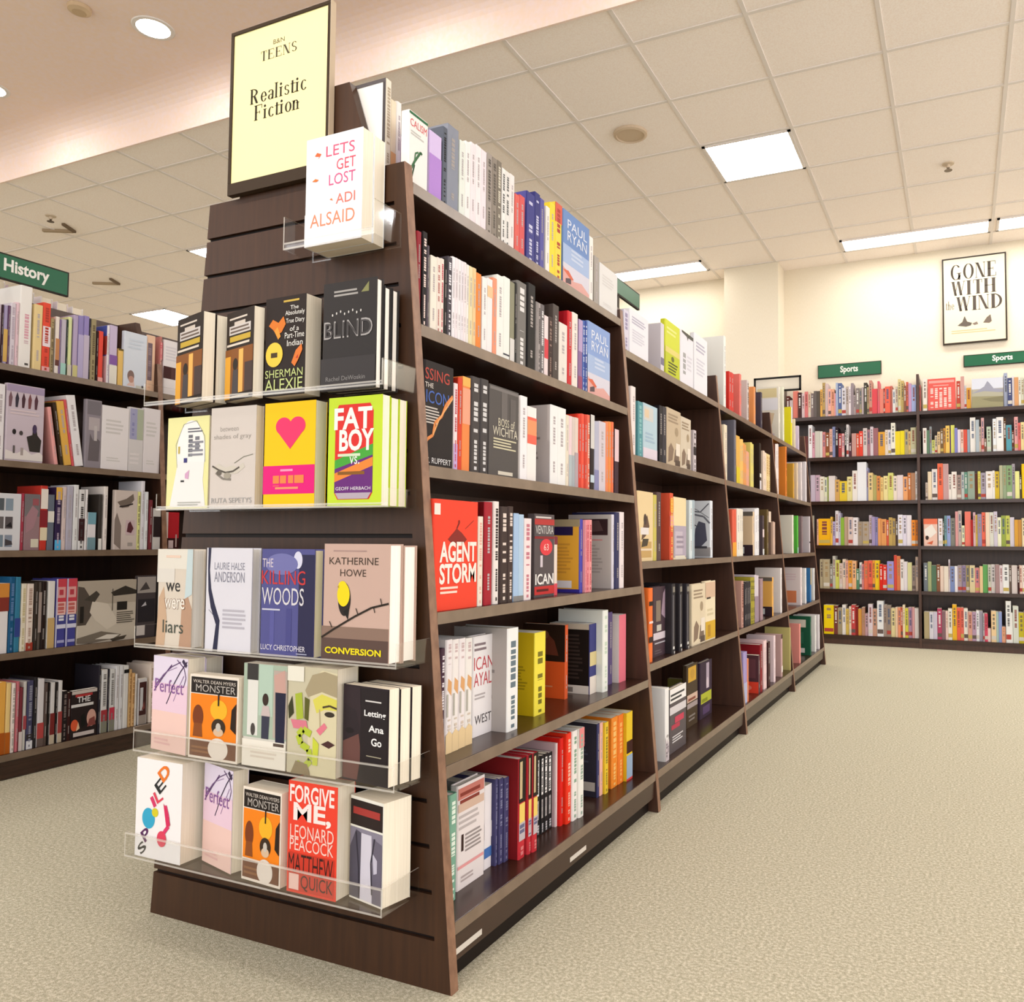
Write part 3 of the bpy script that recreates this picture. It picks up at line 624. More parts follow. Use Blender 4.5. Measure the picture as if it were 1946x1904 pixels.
('n',1,-0.115,3.2335,3.2715,0.267,'S','2e2018',{'b':[(0,0.2,'e6e0e4'),(0.27,0.35,'f0ece0')],'back':'2e2018'}),
('n',1,-0.115,3.3297,3.3688,0.235,'S','efd8c4',0),
('n',1,-0.115,3.3696,3.4087,0.228,'S','efd8c4',0),
('n',1,-0.115,3.4136,3.4624,0.226,'S','ecd49a',{'t':'c08a50'}),
('n',1,-0.115,3.4632,3.5119,0.226,'S','ecd49a',{'t':'c08a50'}),
('n',1,-0.115,3.6753,3.7199,0.313,'S','f0e4e0',{'back':'84503c'}),
('n',1,-0.115,3.7207,3.7653,0.319,'S','f0e4e0',{'back':'84503c'}),
('n',1,-0.115,3.9938,4.0318,0.332,'S','ec8c34',{'t':'a83820','back':'ec8c34'}),
('n',1,-0.115,4.2580,4.2960,0.244,'S','d8a43c',{'back':'d8a43c'}),
('n',1,-0.115,4.3992,4.4372,0.261,'S','ecd4b4',{'back':'ecd4b4'}),
('n',1,-0.115,4.5621,4.6001,0.280,'S','f0e4e4',{'back':'f0e4e4'}),
('n',1,-0.115,4.7497,4.7877,0.302,'S','efe6ea',{'back':'efe6ea'}),
('n',1,-0.115,4.9146,4.9526,0.320,'S','3c3438',{'back':'3c3438'}),
('n',2,-0.084,1.2330,1.3784,0.245,'F','ead0a0',{'art':'tanphoto'}),
('n',2,-0.084,1.3841,1.4214,0.239,'S','cfc060',0),
('n',2,-0.084,1.4243,1.4685,0.251,'S','5a4444',0),
('n',2,-0.084,1.5706,1.6086,0.256,'S','e05a3c',{'t':'f4c060','b':[(0.72,0.92,'f09a30'),(0.5,0.66,'f0a0a0')],'back':'e05a3c'}),
('n',2,-0.084,1.6151,1.7682,0.244,'F','f0dcae',{'art':'creamlav'}),
('n',2,-0.084,1.8175,1.8555,0.241,'S','dce6e8',{'back':'dce6e8'}),
('n',2,-0.084,1.8570,1.8893,0.243,'S','a8b8c0',0),
('n',2,-0.084,2.1197,2.1577,0.253,'S','e4e8ee',{'art':'tree','back':'e4e8ee'}),
('n',2,-0.084,2.5060,2.5427,0.228,'S','e4644a',{'b':[(0,0.3,'f0a83c')]}),
('n',2,-0.084,2.5435,2.5802,0.232,'S','e4644a',{'b':[(0,0.3,'f0a83c')]}),
('n',2,-0.084,2.5974,2.6473,0.237,'S','efe8da',0),
('n',2,-0.084,2.6495,2.6818,0.238,'S','ece4d4',0),
('n',2,-0.084,2.6825,2.7148,0.237,'S','ece4d4',0),
('n',2,-0.084,2.9276,2.9656,0.234,'S','e4c8a4',{'art':'tanlabel','back':'e4c8a4'}),
('n',2,-0.084,2.9850,3.0305,0.250,'S','f0eef0',0),
('n',2,-0.084,3.0312,3.0767,0.258,'S','f0eef0',0),
('n',2,-0.084,3.1638,3.2018,0.221,'S','54464a',{'b':[(0.45,0.65,'e8d4d4'),(0,0.15,'e0e0e0')],'back':'54464a'}),
('n',2,-0.084,3.2797,3.3177,0.259,'S','6a5630',{'back':'6a5630'}),
('n',2,-0.084,3.3206,3.3521,0.250,'S','4a342a',{'b':[(0.75,1,'e8d4c0')]}),
('n',2,-0.084,3.3529,3.3844,0.250,'S','4a342a',{'b':[(0.75,1,'e8d4c0')]}),
('n',2,-0.084,3.4390,3.4696,0.194,'S','d4b4a0',0),
('n',2,-0.084,3.4704,3.5010,0.191,'S','d4b4a0',0),
('n',2,-0.084,4.0549,4.0929,0.253,'S','f2ecdc',{'back':'f2ecdc'}),
('n',2,-0.084,4.2263,4.2643,0.254,'S','5cbc44',{'b':[(0,0.15,'a8d8c0')],'back':'5cbc44'}),
('n',2,-0.084,4.3968,4.4348,0.257,'S','8a7478',{'back':'8a7478'}),
('n',2,-0.084,4.7073,4.7453,0.264,'S','d2c8cc',{'b':[(0.26,0.3,'2a2424')],'back':'d2c8cc'}),
('n',2,-0.084,4.8934,4.9314,0.276,'S','a09a8a',{'back':'a09a8a'}),
('n',3,-0.054,1.2623,1.3003,0.255,'S','ee7430',{'b':[(0.26,0.34,'3a201c'),(0.52,0.55,'f0d8d0'),(0.76,0.82,'2a1612')],'back':'ee7430'}),
('n',3,-0.082,1.3803,1.5209,0.252,'F','4a3840',{'art':'darkmulti'}),
('n',3,-0.054,1.5082,1.5462,0.259,'S','2e2a2e',{'art':'series','back':'2e2a2e'}),
('n',3,-0.054,1.5949,1.6329,0.256,'S','2c282c',{'art':'series','back':'2c282c'}),
('n',3,-0.054,1.6826,1.7206,0.252,'S','2c282e',{'art':'series','back':'2c282e'}),
('n',3,-0.054,1.7569,1.9382,0.245,'F','e2d2b4',{'art':'sepia'}),
('n',3,-0.054,1.9431,2.0900,0.250,'F','efe0c0',{'art':'creamyellow'}),
('n',3,-0.054,2.5632,2.6012,0.227,'S','c89a8c',{'t':'6a2c24','back':'c89a8c'}),
('n',3,-0.054,2.6193,2.6506,0.213,'S','26222a',0),
('n',3,-0.054,2.6514,2.6827,0.219,'S','26222a',0),
('n',3,-0.054,2.6873,2.7177,0.217,'S','2c282e',0),
('n',3,-0.054,2.7185,2.7489,0.219,'S','2c282e',0),
('n',3,-0.054,2.7593,2.7977,0.238,'S','a89c34',{'t':'2a2418'}),
('n',3,-0.054,2.7985,2.8369,0.236,'S','a89c34',{'t':'2a2418'}),
('n',3,-0.054,2.8417,2.8846,0.247,'S','d8ccd4',{'b':[(0,0.55,'a08a9a')]}),
('n',3,-0.054,2.8854,2.9283,0.243,'S','d8ccd4',{'b':[(0,0.55,'a08a9a')]}),
('n',3,-0.054,2.9709,3.0022,0.220,'S','a88a90',0),
('n',3,-0.054,3.0030,3.0342,0.223,'S','a88a90',0),
('n',3,-0.054,3.2667,3.3047,0.219,'S','eeb45c',{'art':'tanlabel','back':'eeb45c'}),
('n',3,-0.054,3.5119,3.5499,0.266,'S','efe8e6',{'back':'efe8e6'}),
('n',3,-0.054,4.1824,4.2204,0.251,'S','f0e0de',{'art':'pinkorange','back':'f0e0de'}),
('n',3,-0.054,4.3548,4.3928,0.243,'S','f0eeec',{'back':'f0eeec'}),
('n',3,-0.054,4.5562,4.5942,0.238,'S','3c7ab4',{'b':[(0.5,1,'b8a878')],'back':'3c7ab4'}),
('n',3,-0.054,4.7110,4.7490,0.233,'S','ecebe8',{'back':'ecebe8'}),
('n',4,-0.023,1.3467,1.3847,0.254,'S','f2efec',{'art':'whitecity','back':'f2efec'}),
('n',4,-0.041,1.4434,1.6350,0.232,'F','5a5254',{'art':'redtext'}),
('n',4,-0.111,1.8673,2.0130,0.257,'F','4a3a28',{'art':'goldtop'}),
('n',4,-0.111,2.0552,2.2339,0.243,'F','3a2a3c',{'art':'limeband'}),
('n',4,-0.121,2.0562,2.0851,0.168,'S','a8a04c',0),
('n',4,-0.023,2.4741,2.5067,0.245,'S','a898c8',{'b':[(0,0.4,'b4b8d8')]}),
('n',4,-0.023,2.5075,2.5401,0.244,'S','a898c8',{'b':[(0,0.4,'b4b8d8')]}),
('n',4,-0.023,2.5480,2.5714,0.206,'S','ee8a5a',0),
('n',4,-0.023,2.7823,2.8203,0.193,'S','54343c',{'art':'redbottom','back':'54343c'}),
('n',4,-0.023,2.8264,2.8756,0.242,'S','8a1420',0),
('n',4,-0.023,2.9132,2.9444,0.252,'S','efd0d0',0),
('n',4,-0.023,2.9452,2.9764,0.253,'S','efd0d0',0),
('n',4,-0.023,3.0099,3.0654,0.236,'S','3a1418',0),
('n',4,-0.023,3.1659,3.2039,0.254,'S','efd8dc',{'back':'efd8dc'}),
('n',4,-0.023,3.3635,3.4015,0.241,'S','c8a4a0',{'b':[(0.1,0.25,'f0e4dc'),(0.9,1,'4a2c28')],'back':'c8a4a0'}),
('n',4,-0.023,3.6335,3.6470,0.256,'S','cabe7a',{'back':'cabe7a'}),
('n',4,-0.023,3.9490,3.9870,0.250,'S','ec968a',{'back':'ec968a'}),
('n',4,-0.023,4.3574,4.3954,0.263,'S','1c5a40',{'art':'greencover','back':'1c5a40'}),
('n',4,-0.023,4.5646,4.6026,0.256,'S','ecebe6',{'back':'ecebe6'}),
('n',4,-0.023,4.7242,4.7622,0.249,'S','efe8ea',{'back':'efe8ea'})]
WALLB="""0 -541 -510 213 5a2a20
0 -510 -479 172 c8b8b8
0 -478 -433 255 e08070
0 -433 -399 238 4a2a28
0 -399 -371 228 f0d8d8
0 -371 -340 241 d87878
0 -340 -316 238 dcc8b0
0 -317 -289 223 8a7a78
0 -289 -262 242 6a605c
0 -262 -231 240 5a5048
0 -231 -211 252 e0a850
0 -211 -187 313 b89a60
0 -187 -160 304 d8c0c0
0 -161 -134 253 f0b0a0
0 -134 -104 248 e8a888
0 -104 -94 208 e8a0b0
0 -93 -73 304 a8b4d0
0 -73 -40 299 5a6a98
0 -41 -4 252 d8d4dc
0 -4 19 263 b8a8a0
0 19 39 261 f4e8ec
0 39 62 291 988a90
0 61 81 182 a89898
0 81 110 243 8a7e7c
0 110 133 241 a8a090
0 133 149 246 b8a8ac
0 150 179 286 4a463c
0 178 195 243 a89870
0 195 221 303 c89080
0 220 265 226 e05058
0 266 285 291 d86070
0 284 316 221 e88a78
0 316 329 226 b03a30
0 329 373 238 ec6a54
0 373 392 242 c86a60
0 392 417 207 e0dcd8
0 417 436 232 c8c0b0
0 437 462 298 d8c890
0 462 487 282 c8b070
0 486 505 233 8a5a48
0 505 524 266 d86a54
0 524 549 251 c89ac0
0 549 586 236 a8b4e0
0 586 610 233 6a3040
0 610 626 231 c87068
1 -411 -339 203 6a3a38
1 -339 -305 304 f0eef0
1 -305 -281 233 d8a0b0
1 -281 -237 246 d0ccc0
1 -237 -214 243 e8e4dc
1 -214 -187 235 d88a88
1 -187 -153 227 8a5030
1 -153 -126 260 e8b0a0
1 -126 -100 279 8a90b8
1 -100 -73 271 2a1a20
1 -74 -44 214 a84040
1 -44 -21 213 e8a8a8
1 -20 -4 267 1c1418
1 -4 16 293 e4dcdc
1 15 41 134 5a3040
1 42 81 209 c89890
1 81 107 207 e06040
1 107 139 226 e84838
1 140 175 251 d8cac8
1 175 201 236 a87880
1 201 227 262 dcccd4
1 227 268 247 a06a70
1 268 325 211 e8a83c
1 325 351 228 e8d8c8
1 351 376 227 ece8f0
1 376 411 286 f0ecdc
1 410 451 210 f0d830
1 451 488 212 f0dc28
1 488 520 220 b8a878
1 519 538 205 e0c088
1 538 581 237 c8c4a0
1 582 606 248 b4a880
1 606 619 200 8a8470
2 -321 -280 243 c8b8c8
2 -280 -240 242 c8a8b8
2 -240 -200 227 ece4d4
2 -200 -173 219 e0e0c0
2 -173 -163 225 8a9840
2 -163 -106 232 e8dcd8
2 -106 -67 196 d8a860
2 -67 -1 181 e8c838
2 -1 45 220 e8dc98
2 45 88 273 f0e8e0
2 88 166 347 f0f0f4
2 166 182 297 a0a0c0
2 181 220 249 e8cc90
2 220 252 228 b8b070
2 251 283 220 e09050
2 283 308 206 ecc880
2 309 347 218 f0e0a0
2 347 391 244 dcdc80
2 391 422 216 f0e0d0
2 422 472 222 e8d8d8
2 472 509 207 f0a870
2 509 537 239 c87840
2 537 571 238 b88868
2 571 615 251 f4eeee
3 -268 -254 237 f0b8a0
3 -254 -148 241 f8b818
3 -148 -130 258 f0c050
3 -130 -106 215 b8a8d0
3 -105 -77 312 e4dce0
3 -77 -60 294 c8c0d8
3 -60 -29 250 90b840
3 -29 6 257 c8a890
3 6 47 254 e0c8c0
3 47 89 250 f0e8ea
3 88 129 213 a89888
3 129 184 213 b0a090
3 184 208 270 c8b8c8
3 208 235 256 a898c0
3 235 258 252 9088b8
3 258 285 241 f0a868
3 285 329 234 e8a060
3 329 349 226 d86048
3 349 379 248 c8a860
3 379 405 240 b89a5c
3 405 425 233 4a3a38
3 425 465 272 ece8f2
3 465 498 268 e8e0f0
3 498 537 267 f0e8ee
3 536 569 225 f09030
3 569 611 225 f08c38
4 -246 -214 263 c0b090
4 -214 -157 263 b8a888
4 -158 -133 221 8a8478
4 -133 -108 293 c8c4b8
4 -108 -73 258 d8d868
4 -74 -46 229 d8c0b8
4 -46 -18 266 f0d8c0
4 -18 3 255 e8a898
4 3 37 256 f0a840
4 37 72 252 f0b888
4 71 98 182 5a8868
4 99 119 239 e8e4e0
4 119 136 225 d88888
4 137 174 254 f07858
4 174 208 258 ec6850
4 208 231 259 f0a048
4 231 268 259 f8d028
4 268 295 228 e02818
4 295 331 221 e84030
4 332 388 253 a098d8
4 389 412 307 d85040
4 412 441 300 e08050
4 441 470 272 f0e8e4
4 470 500 252 ece4e8
4 500 535 245 dcd8a0
4 535 564 218 9a8880
4 565 591 295 c8b0a0
4 591 607 275 a88878
5 -213 -125 258 f8d810
5 -125 -90 254 7a4038
5 -91 -52 234 a89878
5 -52 -21 264 f0e8e0
5 -21 6 229 d8b858
5 7 27 252 f0d8c0
5 27 62 267 c84848
5 61 85 254 8a2820
5 85 116 233 e0a048
5 116 143 249 b88870
5 143 170 193 d0a8b0
5 170 208 279 e0d0d8
5 207 244 238 c89880
5 245 298 310 ececec
5 298 325 277 a89488
5 324 361 271 9a887a
5 361 397 251 e8d8a0
5 397 417 259 f0d0b0
5 417 440 260 f09870
5 440 456 261 c85840
5 456 476 282 f0dcb8
5 476 502 255 d8d048
5 502 534 263 b890a8
5 534 554 265 d8a0a0
5 554 596 258 f0e8e4
0 642 675 284 f4eae0
0 909 941 244 c85040
0 942 971 280 d0a098
0 970 987 200 c8c8d0
0 987 1022 180 e8a840
0 1274 1302 285 a8b0c8
0 1301 1335 239 4a5078
0 1335 1352 255 e8e0e4
0 1351 1382 241 d8a070
0 1382 1401 239 e8e4d8
0 1401 1425 238 dcdcc8
0 1425 1451 229 c89888
0 1451 1484 234 e0d8d0
0 1483 1516 225 a89888
0 1516 1549 222 d8d0b0
1 637 667 227 f0e8e0
1 667 691 206 6a8a70
1 691 709 237 90989a
1 708 732 119 ccd070
1 732 753 157 d8c8b0
1 753 777 188 e0c090
1 777 801 213 7a6040
1 801 819 218 e8a850
1 819 851 237 f0c868
1 851 860 196 5a3a78
1 860 890 241 e0e070
1 889 913 214 8888c8
1 913 936 200 f0e4ec
1 936 959 198 f0c8b8
1 959 988 197 d85848
1 988 1008 196 98a8b8
1 1010 1053 297 f0ece6
1 1053 1081 275 b0bcc4
1 1080 1095 216 d8c0a8
1 1096 1119 289 d8a8a8
1 1116 1136 113 7a5848
1 1137 1171 213 c0d0b8
1 1171 1182 180 5a4a40
1 1184 1212 277 ecf0f4
1 1212 1265 288 f4f0ee
1 1265 1285 276 5a3a20
1 1284 1326 218 5aa0b0
1 1325 1344 172 6a3020
1 1346 1374 284 e8a8a8
1 1373 1392 232 e06868
1 1393 1419 237 f0dca0
1 1418 1455 198 a8a090
1 1455 1499 190 d8b0a0
1 1499 1542 194 c8c4b8
2 653 671 151 c8b8b0
2 672 704 245 ecd8b8
2 705 749 266 e8e0dc
2 750 794 313 f07050
2 794 838 309 c8a0a0
2 837 861 217 f0e8e0
2 861 902 239 f4ece4
2 902 936 209 a89088
2 937 960 234 c0c4c0
2 960 986 233 6a9a88
2 986 1041 238 98a898
2 1040 1063 218 5a3020
2 1064 1086 236 d8d060
2 1086 1126 223 a8a0b0
2 1126 1177 234 f0eae6
2 1177 1194 239 f0ece8
2 1194 1228 232 d8b838
2 1229 1254 281 b8b898
2 1254 1282 280 98a888
2 1282 1323 279 88a878
2 1323 1346 291 a8a0a8
2 1345 1378 228 e8e898
2 1377 1394 195 4a4030
2 1395 1428 288 f0c820
2 1427 1471 225 d8c8b0
2 1471 1536 230 98a0a0
3 750 786 236 f0e8ee
3 786 799 232 3a4838
3 800 819 260 78a0a8
3 819 848 260 98a8d8
3 848 884 239 8a8a80
3 885 907 295 e0a0a0
3 907 936 302 c8b8b0
3 935 957 175 e8e8c0
3 959 1007 294 f08070
3 1006 1022 224 b02020
3 1023 1042 287 d8b0b8
3 1041 1057 266 c8a848
3 1057 1089 272 9890b0
3 1089 1118 286 f07058
3 1118 1149 286 f0d8c0
3 1149 1180 286 dcdcd0
3 1180 1208 292 d0c8d8
3 1208 1236 243 f0f0d0
3 1236 1270 257 98a850
3 1270 1301 257 c8cc60
3 1301 1334 243 d8d0dc
3 1334 1362 222 d8a040
3 1362 1389 222 c89048
3 1389 1420 235 e8d8b0
3 1420 1462 235 c8a898
3 1462 1522 235 b8b0a8
4 630 663 243 788088
4 663 693 254 a8b080
4 693 732 223 5a7860
4 732 762 230 8a5a40
4 761 791 217 f0d8c8
4 791 827 217 ece0d0
4 827 840 275 d0c8d0
4 840 875 218 8090c0
4 875 898 219 ece8ec
4 898 933 226 a898a0
4 933 962 227 9080a0
4 962 991 227 b0a070
4 991 1032 228 dccca0
4 1032 1067 208 d88888
4 1067 1092 222 e8c898
4 1092 1130 236 68a860
4 1130 1155 237 c8c8b8
4 1155 1186 238 d8d0d0
4 1186 1217 238 a88a8a
4 1217 1242 232 e0d0d4
4 1242 1288 239 ececea
4 1288 1307 233 6a5a50
4 1307 1350 233 d8ccc8
4 1349 1365 227 3a1a18
4 1365 1386 234 f0d0c0
4 1386 1413 235 ece0d8
4 1413 1456 235 c8b0a8
4 1456 1516 236 a8a8b0
5 628 671 229 b8a880
5 671 704 231 dcd8e0
5 704 734 232 d0c8d8
5 734 770 262 b84868
5 770 799 242 8a6a70
5 799 819 243 f0d0c8
5 819 851 265 f0ecdc
5 852 887 301 f0b830
5 887 916 275 f06850
5 916 941 276 e87060
5 941 973 270 f0e8dc
5 973 1005 243 d8a090
5 1005 1036 244 b898b0
5 1036 1059 256 ecebee
5 1058 1087 253 a09aa8
5 1087 1099 234 b8b0b4
5 1099 1124 234 d85068
5 1122 1147 111 f0dcd8
5 1149 1187 257 f0d0a0
5 1187 1205 252 a8c0b8
5 1205 1230 252 90a0d0
5 1228 1256 130 e0a080
5 1259 1299 344 ecece8
5 1298 1310 249 e8e8e0
5 1311 1353 305 d8dcd0
5 1353 1393 252 c8b830
5 1393 1449 260 d0c0b0
5 1449 1509 262 b89890"""
# ---------------------------------------------------------------- room
def room():
    mb = MB(); mb.poly([(-14,-14,0),(7,-14,0),(7,WALL_Y,0),(-14,WALL_Y,0)], CARPET); struct(mb.build('floor'))
    # tile ceiling: panels with real gaps carried by a T-bar grid
    gx = [-.63+.61*k for k in range(-22,12)]; gy = [2.2]+[3.14+.61*k for k in range(-1,6)]+[WALL_Y]
    mb = MB(); mb.poly([(-14,2.2,CZ),(-14,WALL_Y,CZ),(7,WALL_Y,CZ),(7,2.2,CZ)], TILE); struct(mb.build('ceiling'))
    mb = MB()
    for x in gx: mb.box(x-.011,x+.011,2.2,WALL_Y,CZ-.006,CZ+.01,GRID)
    for y in gy[1:-1]: mb.box(-14,7,y-.011,y+.011,CZ-.0055,CZ+.01,GRID)
    struct(mb.build('trim_1'))
    mb = MB(); mb.poly([(-14,-4,GZ),(-14,2.0,GZ),(7,2.0,GZ),(7,-4,GZ)], PLASTER)
    n = 8                                        # coved step down to the tile ceiling
    pr = [(2.0+.19*math.sin(i*math.pi/2/n), GZ-.13*(1-math.cos(i*math.pi/2/n))) for i in range(n+1)]+[(2.2,CZ-.012),(2.215,CZ-.012)]
    for a, b in zip(pr[:-1], pr[1:]): mb.poly([(-14,a[0],a[1]),(-14,b[0],b[1]),(7,b[0],b[1]),(7,a[0],a[1])], PLASTER)
    struct(mb.build('ceiling_plaster'))
    mb = MB(); mb.poly([(-14,WALL_Y,0),(7,WALL_Y,0),(7,WALL_Y,CZ),(-14,WALL_Y,CZ)], WALLM); struct(mb.build('wall_back'))
    mb = MB(); mb.poly([(-14,-4,0),(-14,WALL_Y,0),(-14,WALL_Y,GZ),(-14,-4,GZ)], WALLM); struct(mb.build('wall_left'))
    mb = MB(); mb.box(-1.125,-.607,6.2,WALL_Y,0,CZ,WALLM); struct(mb.build('wall_pilaster'))
room()

# ---------------------------------------------------------------- ceiling fittings
def troffer(x0,x1,y0,y1,label,group=None):
    o = thing('ceiling_light', label, 'ceiling light', ((x0+x1)/2,(y0+y1)/2,CZ), 0, group)
    a, b = (x1-x0)/2-.012, (y1-y0)/2-.012
    f = MB()
    for q in ((-a,a,-b,-b+.02),(-a,a,b-.02,b),(-a,-a+.02,-b,b),(a-.02,a,-b,b)): f.box(q[0],q[1],q[2],q[3],-.012,-.001,GRID)
    f.build('frame', o)
    d = MB(); d.poly([(-a+.02,-b+.02,-.008),(-a+.02,b-.02,-.008),(a-.02,b-.02,-.008),(a-.02,-b+.02,-.008)], STRIP if b < .2 else LIGHT); d.build('diffuser', o)
    return o
troffer(-.63,-.02,3.75,4.36,'square fluorescent ceiling light beside the round ceiling speaker, brightest in the tile ceiling')
troffer(-.02,1.2,5.87,6.18,'long strip ceiling light over the framed novel poster, its full length visible')
troffer(1.22,2.44,5.87,6.18,'strip ceiling light cut off by the right edge of the photo')
troffer(-2.47,-1.25,5.87,6.18,'strip ceiling light left of the wall pilaster, behind the near bookcase')
troffer(-5.51,-4.9,3.75,4.36,'square ceiling light half hidden by the top left of the slatwall end panel')
troffer(-7.95,-7.34,4.97,5.58,'low square ceiling light above the books on the left bookcase')
for x0, y0 in ((2.42,3.75),(4.86,3.75),(4.86,5.58)):  # unseen fixtures, added for more overhead light
    troffer(x0,x0+.61,y0,y0+.61,'square ceiling light out of view on the right','ceiling lights out of view')
def downlight(x,y,label,group=None):
    o = thing('downlight', label, 'ceiling light', (x,y,GZ), 0, group)
    t = MB(); t.lathe((0,0,0), [(.085,.0),(.087,-.006),(.108,-.005),(.112,0)], GRID); t.build('trim_ring', o)
    d = MB(); d.disc((0,0),.088,-.004,SPOT); d.build('lens', o)
for i in range(-2,5):
    for j in range(0,3):
        x, y = -3.2+1.53*i, 1.665-1.9*j
        lab = 'round recessed downlight in the plaster ceiling, left of the poster sign' if (i,j)==(0,0) else 'round downlight cut off by the left edge of the photo' if (i,j)==(-1,0) else 'recessed downlight in the plaster ceiling outside the photo'
        downlight(x,y,lab,None if lab[-5:]=='photo' and 'cut' in lab or (i,j)==(0,0) else 'downlights out of view')
def ceiling_round(name,label,cat,x,y,z,prof,m):
    o = thing(name,label,cat,(x,y,z)); a = MB(); a.lathe((0,0,0),prof,m); a.build('housing',o); return o
ceiling_round('ceiling_speaker','round white speaker in the tile ceiling left of the square light','speaker',-.99,3.41,CZ,[(.11,-.0005),(.108,-.016),(.092,-.022),(.088,-.014),(.0001,-.014)],mat('ddc6ac'))
ceiling_round('smoke_detector','small round detector in the plaster ceiling near the downlight','detector',-3.41,1.38,GZ,[(.06,-.0005),(.056,-.02),(.035,-.03),(.0001,-.03)],mat('d8bc9a'))
def sprinkler(x,y,label,c):
    o = thing('sprinkler_head',label,'sprinkler',(x,y,CZ))
    a = MB(); a.lathe((0,0,0),[(.04,-.0005),(.038,-.006),(.014,-.01),(.012,-.03),(.0001,-.03)],mat('e4d0b8')); a.build('escutcheon',o)
    d = MB(); d.lathe((0,0,0),[(.008,-.03),(.008,-.045),(.026,-.047),(.026,-.05),(.0001,-.05)],mat(c,.3)); d.build('deflector',o)
sprinkler(.882,4.692,'small sprinkler head in a ceiling tile above the framed poster','8a7a6a')
sprinkler(-5.85,2.765,'dark sprinkler head in the ceiling above the history sign','5a4a3c')
def ceiling_bracket(x,y,label,rz):
    o = thing('ceiling_bracket',label,'bracket',(x,y,CZ),rz)
    a = MB(); a.box(-.12,.12,-.014,.014,-.022,-.001,mat('b09a7e')); a.build('rail',o)
    a = MB(); a.box(.12,.145,-.16,.014,-.02,-.001,mat('7a6650')); a.build('arm',o)
ceiling_bracket(-6.1,2.98,'brown metal bracket on the ceiling tiles just below the dark sprinkler',.5)
ceiling_bracket(-7.1,4.1,'brown metal bracket on the ceiling just right of the history sign',.5)

# ---------------------------------------------------------------- double-sided bookcases with flared uprights
def upright(mb, x0, s, y0, y1, m, H=1.712, W=.864):
    o = [(x0,0),(x0-s*H,H),(x0-W+s*H,H),(x0-W,0)]
    mb.prism(o, 'y', y1, y0, m)
def header_block(mb, xc, y0, y1, m):
    mb.prism([(xc+.2,1.712),(xc+.129,1.923),(xc-.129,1.923),(xc-.2,1.712)], 'y', y1, y0, m)
def bay(x0, s, y0, y1, shelves, label, near_panel=False, tags=(), far_panel=True):
    o = thing('bookcase', label, 'bookcase', (0,0,0))
    xc = x0-.432; T = .012
    for z in shelves:
        mb = MB(); zz = z-.013
        mb.box(x0-.864+s*zz+.002, x0-s*zz-.001, y0+T+.0005, y1-T-.0005, z-.026, z, WOOD); sf = mb.build('shelf', o, bevel=.0015)
        lp = MB(); lp.box(x0-s*zz-.0009, x0-s*zz+.0006, y0+T+.0005, y1-T-.0005, z-.0255, z-.0005, LIP_SHEEN); lp.build('edge_band', sf)  # thin band that carries the painted sheen of the shelf front
    p = MB(); p.box(xc-.012,xc+.012,y0+T+.001,y1-T-.001,.02,1.92,WOODX); p.build('back_panel', o)
    zb = shelves[-1]-.0265
    k = MB(); k.box(x0-.06,x0-.035,y0+T+.001,y1-T-.001,.001,zb,DARK); kp = k.build('kick_plate', o)
    kf = MB(); kf.box(x0-.034,x0-.012,y0+T+.001,y1-T-.001,.05 if x0 > -1 else .002,zb,WOOD); kf.build('front_rail', o)
    for (a, b, zt) in tags:
        g = MB(); g.box(x0-.0118,x0-.0112,a,b,zt,zt+.012,mat('d8d0c4')); g.build('shelf_label', o)
    if near_panel:
        u = MB(); upright(u,x0,s,y0-T,y0+T,WOODX); header_block(u,xc,y0-T,y0+T,WOODX); u.build('side_panel', o)
    if far_panel:
        u = MB(); upright(u,x0,s,y1-T,y1+T,WOODX); header_block(u,xc,y1-T,y1+T,WOODX); u.build('side_panel', o, bevel=.001)
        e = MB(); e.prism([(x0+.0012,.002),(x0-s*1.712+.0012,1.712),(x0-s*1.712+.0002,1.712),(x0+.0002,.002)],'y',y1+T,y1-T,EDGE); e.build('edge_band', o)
MZ = [1.676,1.362,1.058,.75,.437,.13]; NZ = [1.575,1.203,.832,.484,.13]; LZ = [1.578,1.2,.853,.466,.095]
NB = ['first','second','third','fourth']
for i in range(4):
    bay(0,.086,1.22*i+(.0125 if i==0 else 0),1.22*(i+1),MZ if i==0 else NZ,
        ['dark wood bookcase bay nearest the camera, joined to the slatwall end panel','dark wood bookcase bay second from the slatwall end panel','dark wood bookcase bay third along the aisle row','dark wood bookcase bay at the far end of the aisle row'][i],
        tags=((.03,.13,.062),(.56,.66,.062)) if i==0 else ())
bay(-2.313,.085,-.02,1.2,LZ,'dark wood bookcase on the left, under the green history sign',near_panel=True)
bay(-2.313,.085,1.2,2.42,LZ,'dark wood bookcase on the left, mostly hidden behind the slatwall end panel')

